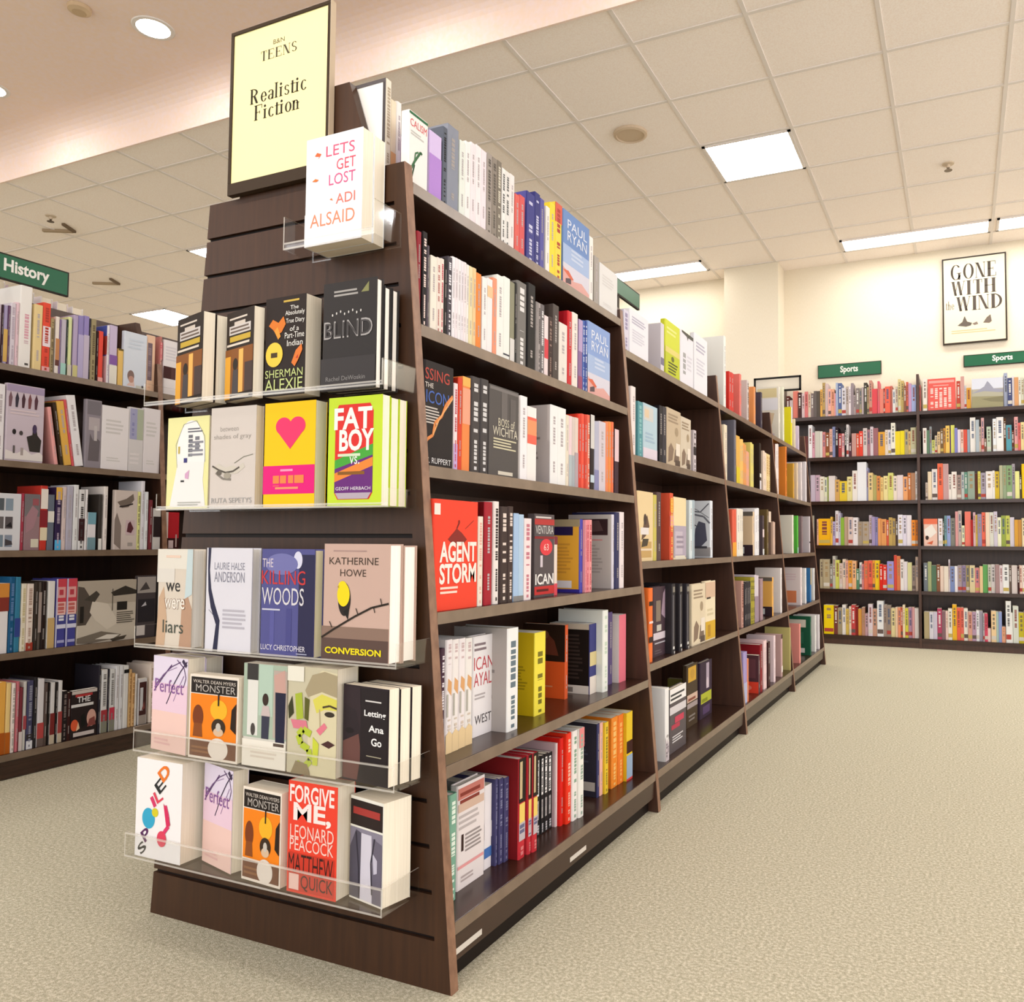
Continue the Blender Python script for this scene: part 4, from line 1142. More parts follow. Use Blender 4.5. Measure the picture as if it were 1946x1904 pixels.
# ---------------------------------------------------------------- slatwall end panel of the near bookcase
XR = lambda z: -.086*z
XL = lambda z: -.864+.0794*z
def end_panel():
    o = thing('slatwall_end_panel','dark brown slatwall panel closing the near end of the bookcase row','display panel',(0,0,0))
    b = MB(); b.prism([(XR(0)-.002,.0),(XR(1.712)-.002,1.712),(XL(1.712),1.712),(XL(0),0)],'y',.0235,.0125,SLAT)
    b.prism([(-.432+.2,1.712),(-.432+.129,1.923),(-.432-.129,1.923),(-.432-.2,1.712)],'y',.0235,.001,SLAT); b.build('backing_board', o)
    g = [.102+.0896*k for k in range(18)]; edges = [0]+g+[1.712]
    s = MB(); q = .033
    for i in range(len(edges)-1):
        z0 = edges[i]+(.0045 if i else 0); z1 = edges[i+1]-(.0045 if i < len(edges)-2 else 0)
        s.prism([(XR(z0)-q,z0),(XR(z1)-q,z1),(XL(z1),z1),(XL(z0),z0)],'y',.012,0,SLAT)
    s.prism([(XR(0)-.001,0),(XR(1.712)-.001,1.712),(XR(1.712)-q,1.712),(XR(0)-q,0)],'y',.012,0,SLAT)
    s.build('slat_board', o)
    l = MB()
    for z in g: l.prism([(XR(z)-q,z-.0044),(XR(z)-q,z+.0044),(XL(z)+.002,z+.0044),(XL(z)+.002,z-.0044)],'y',.0124,.0085,DARK)
    l.build('slot_lining', o)
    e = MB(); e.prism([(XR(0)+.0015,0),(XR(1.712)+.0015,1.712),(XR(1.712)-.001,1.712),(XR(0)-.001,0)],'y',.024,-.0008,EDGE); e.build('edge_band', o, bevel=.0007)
end_panel()

# framed poster sign on top of the end panel
def sign_frame(o, w, h, t, m, paper, ops, fw=.008, base=0):
    f = MB()
    for q in ((-w/2,w/2,-base,fw),(-w/2,w/2,h-fw,h),(-w/2,-w/2+fw,fw,h-fw),(w/2-fw,w/2,fw,h-fw)): f.box(q[0],q[1],0,t,q[2],q[3],m)
    f.build('frame', o, bevel=.0008)
    p = MB(); p.box(-w/2+fw*.6,w/2-fw*.6,.003,t-.001,fw*.6,h-fw*.6,mat(paper,.35))
    ink(p, ops, (-w/2+fw,.003,fw), (1,0,0),(0,0,1),(0,-1,0), w-2*fw, h-2*fw); p.build('poster', o)
    return o
o = thing('poster_sign','yellow Realistic Fiction poster in a thin dark frame on top of the slatwall panel','sign',(-.4975,-.018,1.735))
sign_frame(o,.307,.378,.016,mat('3a2c1e',.3),'fdeeb0',[('t','B&N',.43,.86,.55,.89,'6a6048'),('d','TEENS',.3,.77,.68,.835,'4a4434'),
  ('d','Realistic',.19,.5,.79,.6,'2a2416'),('d','Fiction',.24,.385,.72,.485,'2a2416')],.0085,.02)
e = MB(); e.box(.1536,.1546,.0,.016,-.02,.378,mat('c8b49a')); e.build('edge_strip', o)

# green section signs
def green_sign(name,label,loc,rz,w,h,text,post=0,span=(.12,.88)):
    o = thing(name,label,'sign',loc,rz); t = .012
    b = MB(); b.box(-w/2,w/2,-t/2,t/2,0,h,mat('2e2620')); b.build('frame', o)
    p = MB(); p.box(-w/2+.006,w/2-.006,-t/2-.001,t/2+.001,.006,h-.006,mat('2f6a4c',.3))
    if text:
        for org, U, N in (((-w/2,-t/2-.001,0),(1,0,0),(0,-1,0)),): ink(p,[('t',text,span[0],.2,span[1],.82,'f4f2ea',.03)],org,U,(0,0,1),N,w,h)
    p.build('sign_face', o)
    if post:
        s = MB(); s.box(-.008,.008,-.004,.004,-post,0,mat('3a3028')); s.build('post', o)
    return o
green_sign('section_sign','green History sign on a short post above the left bookcase',(-2.6,.52,1.948),math.pi/2,.67,.108,'History',.022,(.605,.875))
green_sign('section_sign','green section sign standing above the near bookcase bay, half hidden by books',(-.43,1.87,1.98),math.pi/2,.5,.075,'',.055)
green_sign('section_sign','green Sports sign on the back wall, left of the two',(-.005,WALL_Y-.012,2.46),0,.57,.125,'Sports',0,(.36,.64))
green_sign('section_sign','green Sports sign on the back wall below the framed poster',(1.255,WALL_Y-.012,2.465),0,.57,.105,'Sports',0,(.4,.68))
o = thing('sign_holder','black sign frame standing above the third aisle bay behind a face-out book','sign',(-.2,4.15,1.93),0)
f = MB()
for q in ((-.16,.16,0,.012),(-.16,.16,.09,.102),(-.16,-.148,0,.102),(.148,.16,0,.102)): f.box(q[0],q[1],-.006,.006,q[2],q[3],mat('1c1a18'))
f.build('frame',o); f = MB(); f.box(-.147,.147,-.002,.002,.013,.089,mat('e8e0d0')); f.build('panel',o)
f = MB(); f.box(-.01,.01,-.004,.004,-.253,0,mat('1c1a18')); f.build('post',o)

# framed novel poster on the back wall
o = thing('framed_poster','framed Gone with the Wind poster hanging on the back wall','poster',(1.062,WALL_Y-.032,2.675))
sign_frame(o,.515,.775,.03,mat('3a3028',.3),'f6e8cc',[
  ('d','GONE',.12,.75,.86,.93,'4a4038',.21),('d','WITH',.12,.56,.86,.73,'5a5048',.21),('d','WIND',.2,.37,.95,.54,'564c46',.21),('d','the',.03,.4,.17,.5,'8a7a6a'),
  ('p',[(.22,.2),(.3,.24),(.34,.31),(.38,.24),(.46,.22),(.44,.19),(.36,.18)],'6a6058'),('p',[(.46,.21),(.54,.23),(.56,.2),(.5,.19)],'8a7a70'),('p',[(.64,.21),(.7,.27),(.76,.3),(.78,.22),(.74,.2)],'7a6c62'),
  ('l',2,.12,.1,.88,.15,'d8c49a')],.012)

# ---------------------------------------------------------------- acrylic book ledges on the slatwall
def tray(x0,x1,z,d,lip,side,label,sx=None):
    o = thing('acrylic_ledge',label,'display ledge',((x0+x1)/2,0,z)); w = (x1-x0)/2; t = .003
    def part(name, *b):
        m = MB(); x0,x1,y0,y1,z0,z1 = b; m.box(*b,ACRYL)
        g = .0006
        m2 = m
        if name == 'front_lip':
            m2.poly([(x0,y0-g,z1-.003),(x1,y0-g,z1-.003),(x1,y0-g,z1+g),(x0,y0-g,z1+g)],ACEDGE); m2.poly([(x0,y0,z1+g),(x1,y0,z1+g),(x1,y1,z1+g),(x0,y1,z1+g)],ACEDGE)
            m2.poly([(x0,y0-g,z0),(x1,y0-g,z0),(x1,y0-g,z0+.004),(x0,y0-g,z0+.004)],ACEDGE)
        if name == 'end_plate':
            m2.poly([(x0,y0-g,z0),(x1,y0-g,z0),(x1,y0-g,z1),(x0,y0-g,z1)],ACEDGE); m2.poly([(x0,y0,z1+g),(x1,y0,z1+g),(x1,y1,z1+g),(x0,y1,z1+g)],ACEDGE)
        return m2.build(name,o)
    part('ledge_base',-w,w,-d,-.001,-t,0)
    part('front_lip',-w,w,-d-t,-d,-t,lip)
    part('end_plate',-w-t,-w,-d-t,-.001,-t,side); part('end_plate',w,w+t,-d-t,-.001,-t,side)
TR = {'A':(-.395,-.155,1.527,.085,.012,.07),'B':(-.79,-.108,1.209,.108,.006,.05),'C':(-.765,-.105,.968,.088,.006,.035),'D':(-.80,-.065,.654,.106,.006,.045),'E':(-.785,-.06,.422,.112,.045,.05),'F':(-.80,-.083,.186,.114,.05,.05)}
TL = {'A':'small clear acrylic ledge holding one pale book high on the slatwall','B':'clear acrylic ledge holding the row of black-covered books','C':'clear acrylic ledge holding the pink heart and lime green books','D':'clear acrylic ledge holding four hardcovers including the yellow bird cover','E':'clear acrylic ledge second from the bottom of the slatwall','F':'lowest clear acrylic ledge on the slatwall'}
for k,(a,b,z,d,l,s_) in TR.items(): tray(a,b,z,d,l,s_,TL[k])

def swoosh(c1='5a3a6a', c2='8a6a9a'):
    return [('s',[(.06,.66),(.3,.8),(.55,.9),(.8,.96)],.0022,c1),('s',[(.98,.97),(.8,.86),(.62,.72),(.5,.58),(.42,.5)],.003,'3a2a48'),('s',[(.05,.62),(.3,.78),(.55,.92)],.003,c1),
            ('s',[(.9,.82),(.75,.68),(.62,.54)],.0016,c2),('s',[(.1,.7),(.4,.84),(.7,.9)],.0012,c2),('s',[(.7,.98),(.9,.9),(.96,.8),(.9,.7)],.002,c1),('s',[(.86,.98),(.97,.92)],.008,'3a2a48')]
COV = {
'A':[('r',0,0,1,.3,'f6f4f6'),('t','LETS',.36,.8,.86,.9,'d8587a'),('t','GET',.55,.66,.88,.76,'e0546a'),('t','LOST',.42,.53,.88,.63,'d45a8a'),('t','ADI',.55,.35,.88,.44,'e8786a'),('t','ALSAID',.1,.17,.88,.29,'e88a6a'),
  ('p',[(.16,.83),(.24,.82),(.21,.79),(.28,.84),(.2,.86)],'e8663a'),('p',[(.12,.6),(.2,.59),(.24,.605),(.18,.62)],'e8763a'),('p',[(.44,.4),(.5,.385),(.48,.41)],'e8763a')],
'B1':[('l',1,.12,.9,.85,.94,'d8ccc0'),('m',.3,.8,.7,.88,'d0c4b8'),('r',.12,.74,.9,.84,'cfc8c4'),('l',2,.16,.75,.88,.83,'6a5a50'),('r',.15,.66,.9,.72,'c8a83c'),('l',1,.05,.6,.95,.65,'e0d4c4'),
  ('r',0,.08,1,.58,'8a5426'),('r',0,.02,.2,.5,'e8a838'),('r',.5,.08,.66,.56,'f0b860'),('r',.72,.08,1,.4,'4a3a36'),('o',.38,.4,.09,.07,'2a2018'),('p',[(.27,.02),(.5,.02),(.48,.34),(.3,.34)],'4a4446'),('l',1,.2,.02,.9,.06,'c8b8a0')],
'B3':[('l',1,.45,.93,.95,.97,'c8a84a'),('t','The',.62,.86,.82,.9,'f0ece6'),('t','Absolutely',.5,.79,.97,.85,'f0ece6'),('t','True Diary',.52,.71,.97,.77,'f0ece6'),('t','of a',.62,.64,.84,.69,'f0ece6'),('t','Part-Time',.5,.57,.97,.63,'f0ece6'),('t','Indian',.56,.49,.94,.55,'f0ece6'),
  ('p',[(.1,.72),(.2,.78),(.34,.74),(.46,.8),(.52,.72),(.42,.64),(.3,.62),(.2,.68)],'d8782a'),('p',[(.24,.66),(.32,.7),(.4,.6),(.34,.57)],'e89a3a'),('o',.25,.42,.21,.125,'f0cc48'),('r',.17,.39,.33,.44,'4a3a20'),
  ('p',[(.68,.32),(.78,.44),(.92,.5),(.94,.44),(.84,.34),(.76,.28)],'e07a34'),('p',[(.78,.36),(.84,.4),(.84,.36)],'c03a2a'),('t','SHERMAN',.04,.185,.96,.265,'c8d48a'),('t','ALEXIE',.04,.055,.96,.17,'c8d48a'),('l',1,.05,.01,.95,.04,'8a8a7a')],
'B4':[('l',2,.22,.86,.7,.93,'a8a4a0'),('p',[(.72,.88),(.86,.97),(.86,.88)],'8a8a5a')]+[('o',.2+.075*i,.7+.025*(i*7%3)/2,.012,.012,'d8d4d0') for i in range(8)]+[('t','BLIND',.05,.48,.94,.64,'aaa6a4'),('t','BLIND',.07,.495,.92,.625,'4a4646'),('r',0,0,1,.3,'3e3a3a'),('t','Rachel DeWoskin',.1,.09,.82,.13,'8a8684')],
'C1':[('o',.58,.6,.34,.36,'f4f2ee'),('p',[(.28,.52),(.2,.3),(.1,.02),(.95,.02),(.88,.3),(.9,.5)],'f2eeea'),('s',[(.26,.45),(.22,.7),(.4,.92),(.7,.95),(.9,.78),(.92,.5)],.0012,'8a8a90'),('l',2,.5,.82,.85,.88,'6a6a72'),('m',.52,.55,.62,.8,'6a6a72'),('m',.68,.52,.78,.78,'7a7a82'),('l',4,.55,.56,.88,.74,'8a8a92'),
  ('r',.42,.5,.5,.55,'3a3a7a'),('r',.28,.6,.32,.68,'c8b04a'),('p',[(.46,.38),(.56,.42),(.54,.32),(.46,.33)],'d8a8c8'),('l',1,.36,.28,.44,.32,'3a3a3a'),('l',2,.3,.03,.9,.08,'b8b8b0')],
'C2':[('t','between',.22,.76,.62,.81,'a8a098'),('t','shades of gray',.08,.67,.9,.73,'a8a098'),('p',[(.06,.4),(.2,.44),(.35,.4),(.5,.42),(.62,.4),(.74,.44),(.78,.4),(.62,.34),(.4,.33),(.2,.34)],'d2cabc'),
  ('s',[(.06,.42),(.2,.38),(.36,.35),(.52,.36),(.66,.4)],.004,'5a5248'),('s',[(.14,.35),(.3,.29),(.48,.28)],.005,'8a8278'),('s',[(.55,.44),(.75,.5),(.95,.52)],.0015,'7a7a6a'),('o',.4,.32,.08,.03,'a8a090'),('o',.22,.35,.06,.025,'6a6258'),('t','RUTA SEPETYS',.06,.05,.94,.1,'a8a6a4')],
'C3':[('o',.385,.77,.155,.085,'f0386c'),('o',.655,.77,.155,.085,'f0386c'),('p',[(.245,.735),(.52,.55),(.795,.735),(.7,.8),(.52,.77),(.34,.8)],'f0386c'),('r',0,.125,1,.395,'e8187c'),('l',1,.34,.33,.64,.37,'f4a0c0'),('m',.2,.2,.32,.3,'f08a3a'),('r',.2,.225,.32,.3,'ee8a48'),('r',.34,.225,.46,.3,'f08a48'),('r',.5,.225,.6,.3,'ee8a48'),('r',.62,.225,.8,.3,'f08a48'),('l',1,.25,.16,.75,.2,'f09a6a')],
'C4':[('p',[(.14,.12),(.14,.86),(.2,.93),(.78,.93),(.84,.86),(.84,.12),(.78,.06),(.2,.06)],'e0322c'),('p',[(.14,.42),(.84,.56),(.84,.46),(.14,.34)],'4aa83a'),('p',[(.14,.34),(.84,.46),(.84,.12),(.14,.12)],'6a2a7a'),('p',[(.14,.3),(.84,.44),(.84,.36),(.14,.22)],'ee8a38'),('l',1,.2,.27,.8,.33,'8a5a20'),
  ('t','FAT',.12,.7,.82,.9,'f8f4f0',.03),('t','BOY',.22,.5,.86,.7,'f8f4f0',.03),('t','vs.',.42,.38,.6,.45,'f4f4ee'),('l',1,.2,.44,.7,.49,'d8e8c8'),('t','GEOFF HERBACH',.17,.145,.81,.175,'f0e8f0'),('p',[(.16,.12),(.82,.12),(.76,.065),(.22,.065)],'b8aab8')],
'D1':[('p',[(0,0),(.25,0),(.3,.3),(.2,.62),(.06,.5)],'c8a88a'),('p',[(.66,0),(1,0),(1,.4),(.86,.55),(.72,.45),(.7,.2)],'b8947a'),('r',0,.8,1,1,'e2dccf'),('r',0,.66,.5,.8,'dcd6cc'),('p',[(.8,.5),(1,.55),(1,1),(.85,1)],'c4d4d6'),('t','we',.26,.57,.66,.66,'2a2a2a'),('t','were',.22,.39,.82,.5,'8a6a54'),('t','were',.24,.395,.8,.495,'f4ece0'),('t','liars',.2,.15,.78,.28,'4a5046'),('l',1,.25,.9,.75,.95,'e8ccb8')],
'D2':[('t','LAURIE HALSE',.2,.79,.85,.86,'8a8a98'),('t','ANDERSON',.2,.67,.85,.77,'8a8a98'),('p',[(.06,1),(.12,1),(.1,.78),(.14,.6),(.22,.46),(.34,.3),(.3,0),(.2,0),(.26,.26),(.14,.42),(.08,.58),(.06,.8)],'2a2a44'),('l',5,.4,.22,.9,.42,'b8b4be'),('s',[(.1,.4),(.3,.3)],.001,'4a4a5a')],
'D3':[('r',.72,0,1,.95,'2c2a4a'),('r',.2,.05,.28,.45,'5a5a9a'),('r',.5,.05,.6,.45,'4a4a86'),('o',.7,.9,.08,.08,'d8d8ec'),('o',.4,.86,.3,.1,'7474ac'),('t','THE',.04,.83,.24,.91,'d8ccd4'),('t','KILLING',.03,.67,.84,.8,'c83a3a'),('t','WOODS',.04,.48,.82,.64,'dcd8dc'),('l',1,.05,.42,.4,.45,'c8c8d8'),('t','LUCY CHRISTOPHER',.04,.06,.86,.11,'e4e0ec'),('l',1,.7,.03,.9,.05,'a8a8c0')],
'D4':[('r',0,0,1,.3,'8c7264'),('r',0,0,1,.2,'5c4740'),('l',1,.16,.93,.8,.95,'a88a84'),('t','KATHERINE',.1,.825,.84,.885,'4a3a30'),('t','HOWE',.27,.725,.66,.785,'4a3a30'),('o',.34,.53,.095,.14,'2a2220'),('o',.325,.57,.095,.1,'f0d818'),('o',.31,.64,.065,.045,'f0d818'),('p',[(.23,.635),(.26,.65),(.26,.62)],'b89a20'),('p',[(.33,.43),(.42,.46),(.4,.36)],'1c1816'),
  ('s',[(0,.2),(.2,.28),(.5,.39),(.75,.47),(1,.51)],.004,'2a2018'),('s',[(.16,.29),(.12,.34)],.002,'2a2018'),('s',[(.55,.41),(.52,.46)],.002,'2a2018'),('s',[(.78,.48),(.8,.43)],.002,'2a2018'),('s',[(.9,.5),(.88,.55)],.002,'2a2018'),('t','CONVERSION',.06,.07,.9,.125,'f0dc1c',.03)],
'PERF':[('r',0,0,1,.42,'f0cbc0'),('r',0,.42,1,.72,'ecccdc')]+swoosh()+[('t','Perfect',.08,.62,.9,.76,'8a5a9a'),('l',2,.1,.06,.6,.14,'e4b4b0')],
'MON':[('r',.04,.78,.97,.97,'221a16'),('t','WALTER DEAN MYERS',.08,.9,.94,.94,'d8ccc0'),('t','MONSTER',.14,.8,.94,.885,'b8b0a8'),('r',.04,.24,.97,.77,'f08418'),('r',.04,.03,.97,.22,'6a3a1e'),('l',2,.08,.06,.5,.16,'8a5a34'),('o',.2,.5,.11,.14,'7a3a18'),('p',[(.1,.26),(.3,.26),(.28,.42),(.12,.42)],'8a4a1e'),('o',.62,.6,.17,.12,'f0b428'),('o',.62,.4,.14,.1,'3a2a1c'),('o',.62,.34,.1,.05,'d8b898'),('o',.62,.14,.2,.13,'e8ddd0'),('o',.62,.4,.05,.05,'c8c0b4'),('p',[(.86,.4),(.97,.34),(.97,.7),(.88,.62)],'2a1c14'),('r',.6,.65,.63,.8,'221a16')],
'E3':[('r',0,.28,1,1,'a8b8a4'),('r',.1,.3,.34,1,'e2e0d8'),('r',.08,.84,.34,1,'3a3634'),('r',.36,.5,.68,1,'b4cab8'),('r',.7,.3,1,.95,'b8a89c'),('p',[(.74,.74),(.98,.74),(.96,.26),(.76,.26)],'23233a'),('p',[(.7,.9),(.95,.96),(.98,.74),(.74,.74)],'c8a094'),('o',.52,.66,.07,.06,'3a2a24'),('p',[(.42,.5),(.64,.5),(.6,.6),(.46,.6)],'c8b8b4'),('p',[(.44,.28),(.6,.28),(.62,.5),(.44,.5)],'3a3a4a'),('r',0,0,1,.26,'eee8da'),('p',[(.72,.25),(.96,.25),(.96,.22),(.72,.22)],'5a4a40'),('o',.24,.36,.05,.06,'4a4440'),('l',2,.2,.08,.8,.16,'dcd0c0')],
'E4':[('p',[(.42,0),(1,0),(1,.96),(.7,.98),(.5,.9),(.44,.6)],'d8ceaa'),('p',[(.36,.78),(.5,.93),(.75,.97),(1,.94),(1,.74),(.7,.78),(.42,.72)],'a89a7a'),('p',[(.52,.7),(.7,.76),(1,.72),(1,.62),(.76,.62),(.6,.58)],'d8d05a'),('o',.86,.58,.1,.025,'3a3228'),('s',[(.72,.64),(.86,.66),(1,.64)],.004,'4a3c2a'),('s',[(.66,.62),(.68,.44),(.76,.42)],.003,'b8a884'),('p',[(.7,.3),(.84,.34),(.98,.31),(.86,.27)],'4a2c2a'),
  ('p',[(.6,.42),(.76,.5),(.82,.46),(.68,.38)],'e07a8a'),('p',[(.02,.62),(.1,.72),(.14,.56),(.04,.5)],'3a3a20'),('p',[(.16,.74),(.3,.76),(.34,.52),(.2,.5)],'a8b83a'),('p',[(.36,.72),(.46,.7),(.44,.5),(.36,.52)],'5a5a24'),('p',[(.08,.5),(.4,.5),(.44,.42),(.14,.42)],'d87a8a'),('s',[(.5,.38),(.34,.42),(.24,.36),(.3,.28),(.46,.24),(.5,.14),(.36,.06),(.22,.1)],.014,'b4c43c'),('p',[(.54,.36),(.66,.3),(.64,.1),(.54,.1)],'c8d040'),('p',[(.1,.0),(.5,.0),(.44,.1),(.2,.12)],'8a7a5a'),('r',.0,.86,.34,1,'e8e4d4')],
'E5':[('p',[(.02,.4),(.36,.5),(.42,.3),(.34,.02),(.02,.02)],'6a4640'),('p',[(.02,.98),(.38,.98),(.42,.5),(.3,.74),(.02,.8)],'32262a'),('o',.16,.52,.09,.03,'20181a'),('r',.4,.02,.98,.98,'241c1e'),('l',1,.5,.84,.9,.87,'d8d4d0'),('t','Letting',.48,.68,.94,.76,'f4f2f0',.02),('t','Ana',.58,.54,.9,.61,'f4f2f0',.02),('t','Go',.64,.4,.86,.48,'f4f2f0',.02),('l',1,.54,.28,.86,.3,'a8a088')],
'F1':[('t','S',.08,.04,.26,.14,'2a2a2a',.02,.8),('t','P',.16,.17,.34,.29,'5a2a5a',.02,.7),('o',.3,.4,.14,.105,'38a8cc'),('o',.44,.47,.07,.045,'d8cc2a'),('t','I',.36,.52,.43,.63,'d83a6a',.03,.6),('t','L',.42,.58,.58,.7,'e0445a',.02,.6),('t','E',.44,.69,.64,.81,'2a2a2a',.01,.8),('t','D',.5,.82,.74,.95,'ec7a2a',.03,.8),('s',[(.66,.56),(.72,.46),(.74,.36),(.66,.3),(.6,.24)],.009,'e03a6a'),('o',.6,.22,.1,.08,'e0445e'),('p',[(.62,.58),(.7,.52),(.78,.38),(.7,.34)],'d8305e')],
'F4':[('t','FORGIVE',.04,.81,.94,.97,'f6e6e0',.02),('t','ME,',.12,.62,.88,.81,'f6e6e0',.03),('t','LEONARD',.06,.49,.94,.61,'f4d0c4'),('t','PEACOCK',.06,.38,.94,.49,'f4d0c4'),('r',.04,.02,.96,.36,'c83a28'),('t','MATTHEW',.04,.18,.94,.35,'3a1c16'),('t','QUICK',.3,.03,.94,.17,'3a1c16'),('r',.06,.03,.26,.17,'f0c8bc')],
'F5':[('r',.02,.72,.98,.97,'2a1e1c'),('l',1,.1,.82,.95,.92,'a83a34'),('m',.1,.83,.9,.9,'a83a34'),('r',.02,.02,.98,.7,'8a8494'),('p',[(.3,.02),(.7,.02),(.66,.66),(.36,.66)],'d4d0dc'),('p',[(.02,.5),(.2,.68),(.36,.66),(.34,.02),(.02,.02)],'54505e'),('p',[(.7,.64),(.98,.6),(.98,.02),(.7,.02)],'6a6474'),('p',[(.7,.5),(.84,.44),(.84,.32),(.74,.3)],'c4c0d0'),('s',[(.2,.66),(.3,.3),(.32,.04)],.004,'34303c'),('s',[(.76,.64),(.66,.4),(.7,.1)],.004,'3a3642')],
}
# ledge, key, art, left-front (x,y), right-front (x,y), height, stack depth, copies, cover colour, back colour, description, hardcover
EC = [
('A','A',(-.352,-.074),(-.197,-.074),.236,.034,2,'eef0f4','f0f0f4','pale blue Lets Get Lost paperback',0),
('B','B1',(-.748,-.064),(-.62,-.1),.205,.028,2,'2c221c','2c221c','dark paperback with orange light streaks',0),
('B','B1',(-.588,-.064),(-.472,-.094),.202,.026,1,'2c221c','2c221c','dark paperback with orange light streaks',0),
('B','B3',(-.455,-.078),(-.335,-.082),.216,.046,1,'2a1f1a','f0ece0','black paperback with a yellow medal',0),
('B','B4',(-.294,-.078),(-.151,-.078),.229,.022,3,'34302f','9ab4dc','charcoal hardcover titled Blind',1),
('C','C1',(-.748,-.082),(-.613,-.082),.211,.012,1,'ece8a4','ece8a4','pale yellow paperback with a drawn white head',0),
('C','C2',(-.606,-.084),(-.468,-.084),.225,.022,1,'d6ccc4','d6ccc4','pale grey between shades of gray paperback',0),
('C','C3',(-.444,-.084),(-.3,-.084),.225,.034,1,'f8c800','f8c800','bright yellow book with a pink heart',0),
('C','C4',(-.266,-.084),(-.126,-.084),.225,.024,3,'c8e234','c8e234','lime green Fat Boy book with a drink can',0),
('D','D1',(-.748,-.097),(-.631,-.1),.222,.034,1,'d8ccbc','2c5a54','pale we were liars hardcover',1),
('D','D2',(-.594,-.098),(-.455,-.098),.226,.026,1,'dcdae2','dcdae2','pale grey hardcover with a jagged dark crack',1),
('D','D3',(-.43,-.098),(-.281,-.098),.225,.03,1,'54548e','54548e','blue and purple Killing Woods hardcover',1),
('D','D4',(-.257,-.1),(-.089,-.1),.237,.042,2,'c9aa9c','f0e030','beige Conversion hardcover with a yellow bird',1),
('E','PERF',(-.762,-.09),(-.633,-.104),.211,.042,2,'e4d8ea','e4d8ea','pink and lavender paperback with purple script',0),
('E','MON',(-.624,-.106),(-.476,-.106),.181,.03,1,'f0e4d4','f0e4d4','orange Monster paperback with a black title bar',0),
('E','E3',(-.468,-.1),(-.346,-.1),.214,.03,1,'d8d4c8','d8d4c8','paperback with three people beside a pale green wall',0),
('E','E4',(-.342,-.102),(-.212,-.102),.217,.062,1,'c8c0a4','c8c0a4','paperback with a close-up face in a knit hat',0),
('E','E5',(-.207,-.09),(-.08,-.106),.188,.028,3,'2c2226','f0ece4','black Letting Ana Go paperback',0),
('F','F1',(-.783,-.108),(-.636,-.108),.218,.08,1,'f4f0ee','f4f0ee','thick white book titled Spoiled in coloured letters',0),
('F','PERF',(-.618,-.066),(-.497,-.096),.216,.036,1,'e4d8ea','e4d8ea','pink and lavender paperback with purple script',0),
('F','MON',(-.463,-.1),(-.346,-.108),.192,.05,1,'f0e4d4','f0e4d4','orange Monster paperback with a black title bar',0),
('F','F4',(-.331,-.106),(-.202,-.106),.222,.052,1,'e8442f','e8442f','red Forgive Me, Leonard Peacock paperback',0),
('F','F5',(-.197,-.074),(-.098,-.094),.201,.07,1,'f0ece0','f0ece0','paperback with a grey suited figure and dark title band',0)]
ROWN = {'A':'top acrylic ledge','B':'second acrylic ledge from the top','C':'third acrylic ledge','D':'fourth acrylic ledge','E':'fifth acrylic ledge','F':'bottom acrylic ledge'}
dups = {'B1':{1:'left end of the black-covered row',2:'second in the black-covered row'}}
seen = {}
for led, art, (xl,yl), (xr,yr), h, t, n, col, bc, desc, hard in EC:
    z = TR[led][2]+.0003; w = math.hypot(xr-xl, yr-yl); a = math.atan2(yr-yl, xr-xl); seen[art] = seen.get(art,0)+1
    c_, s_ = math.cos(a), math.sin(a)
    for k in range(n):
        d = k*(t+.0008); loc = (xl - s_*d + (.002*k), yl + c_*d, z)
        hh = h if k == 0 else h-.012 if art == 'B4' else h-.003
        where = ROWN[led]
        if art == 'B1': where = ['far left of the','second book from left on the'][seen[art]-1]+' second acrylic ledge'
        lab = f"{desc}, {'in front on the' if n > 1 and k == 0 else 'on the'} {where}" if k == 0 else f"{['','second','third'][k]} copy behind the {desc}"
        if art == 'B1': lab = f"{desc}, {where}" if k == 0 else f"copy directly behind the far left {desc}"
        make_book(w, t, hh, col, lab, front=COV[art] if k == 0 else (), backcol=bc if bc != col else None, hard=bool(hard), loc=loc, rz=a, group='face-out books on the slatwall ledges', pages=PAGEW if hard else None, spinecol=bc if art == 'D4' else None)

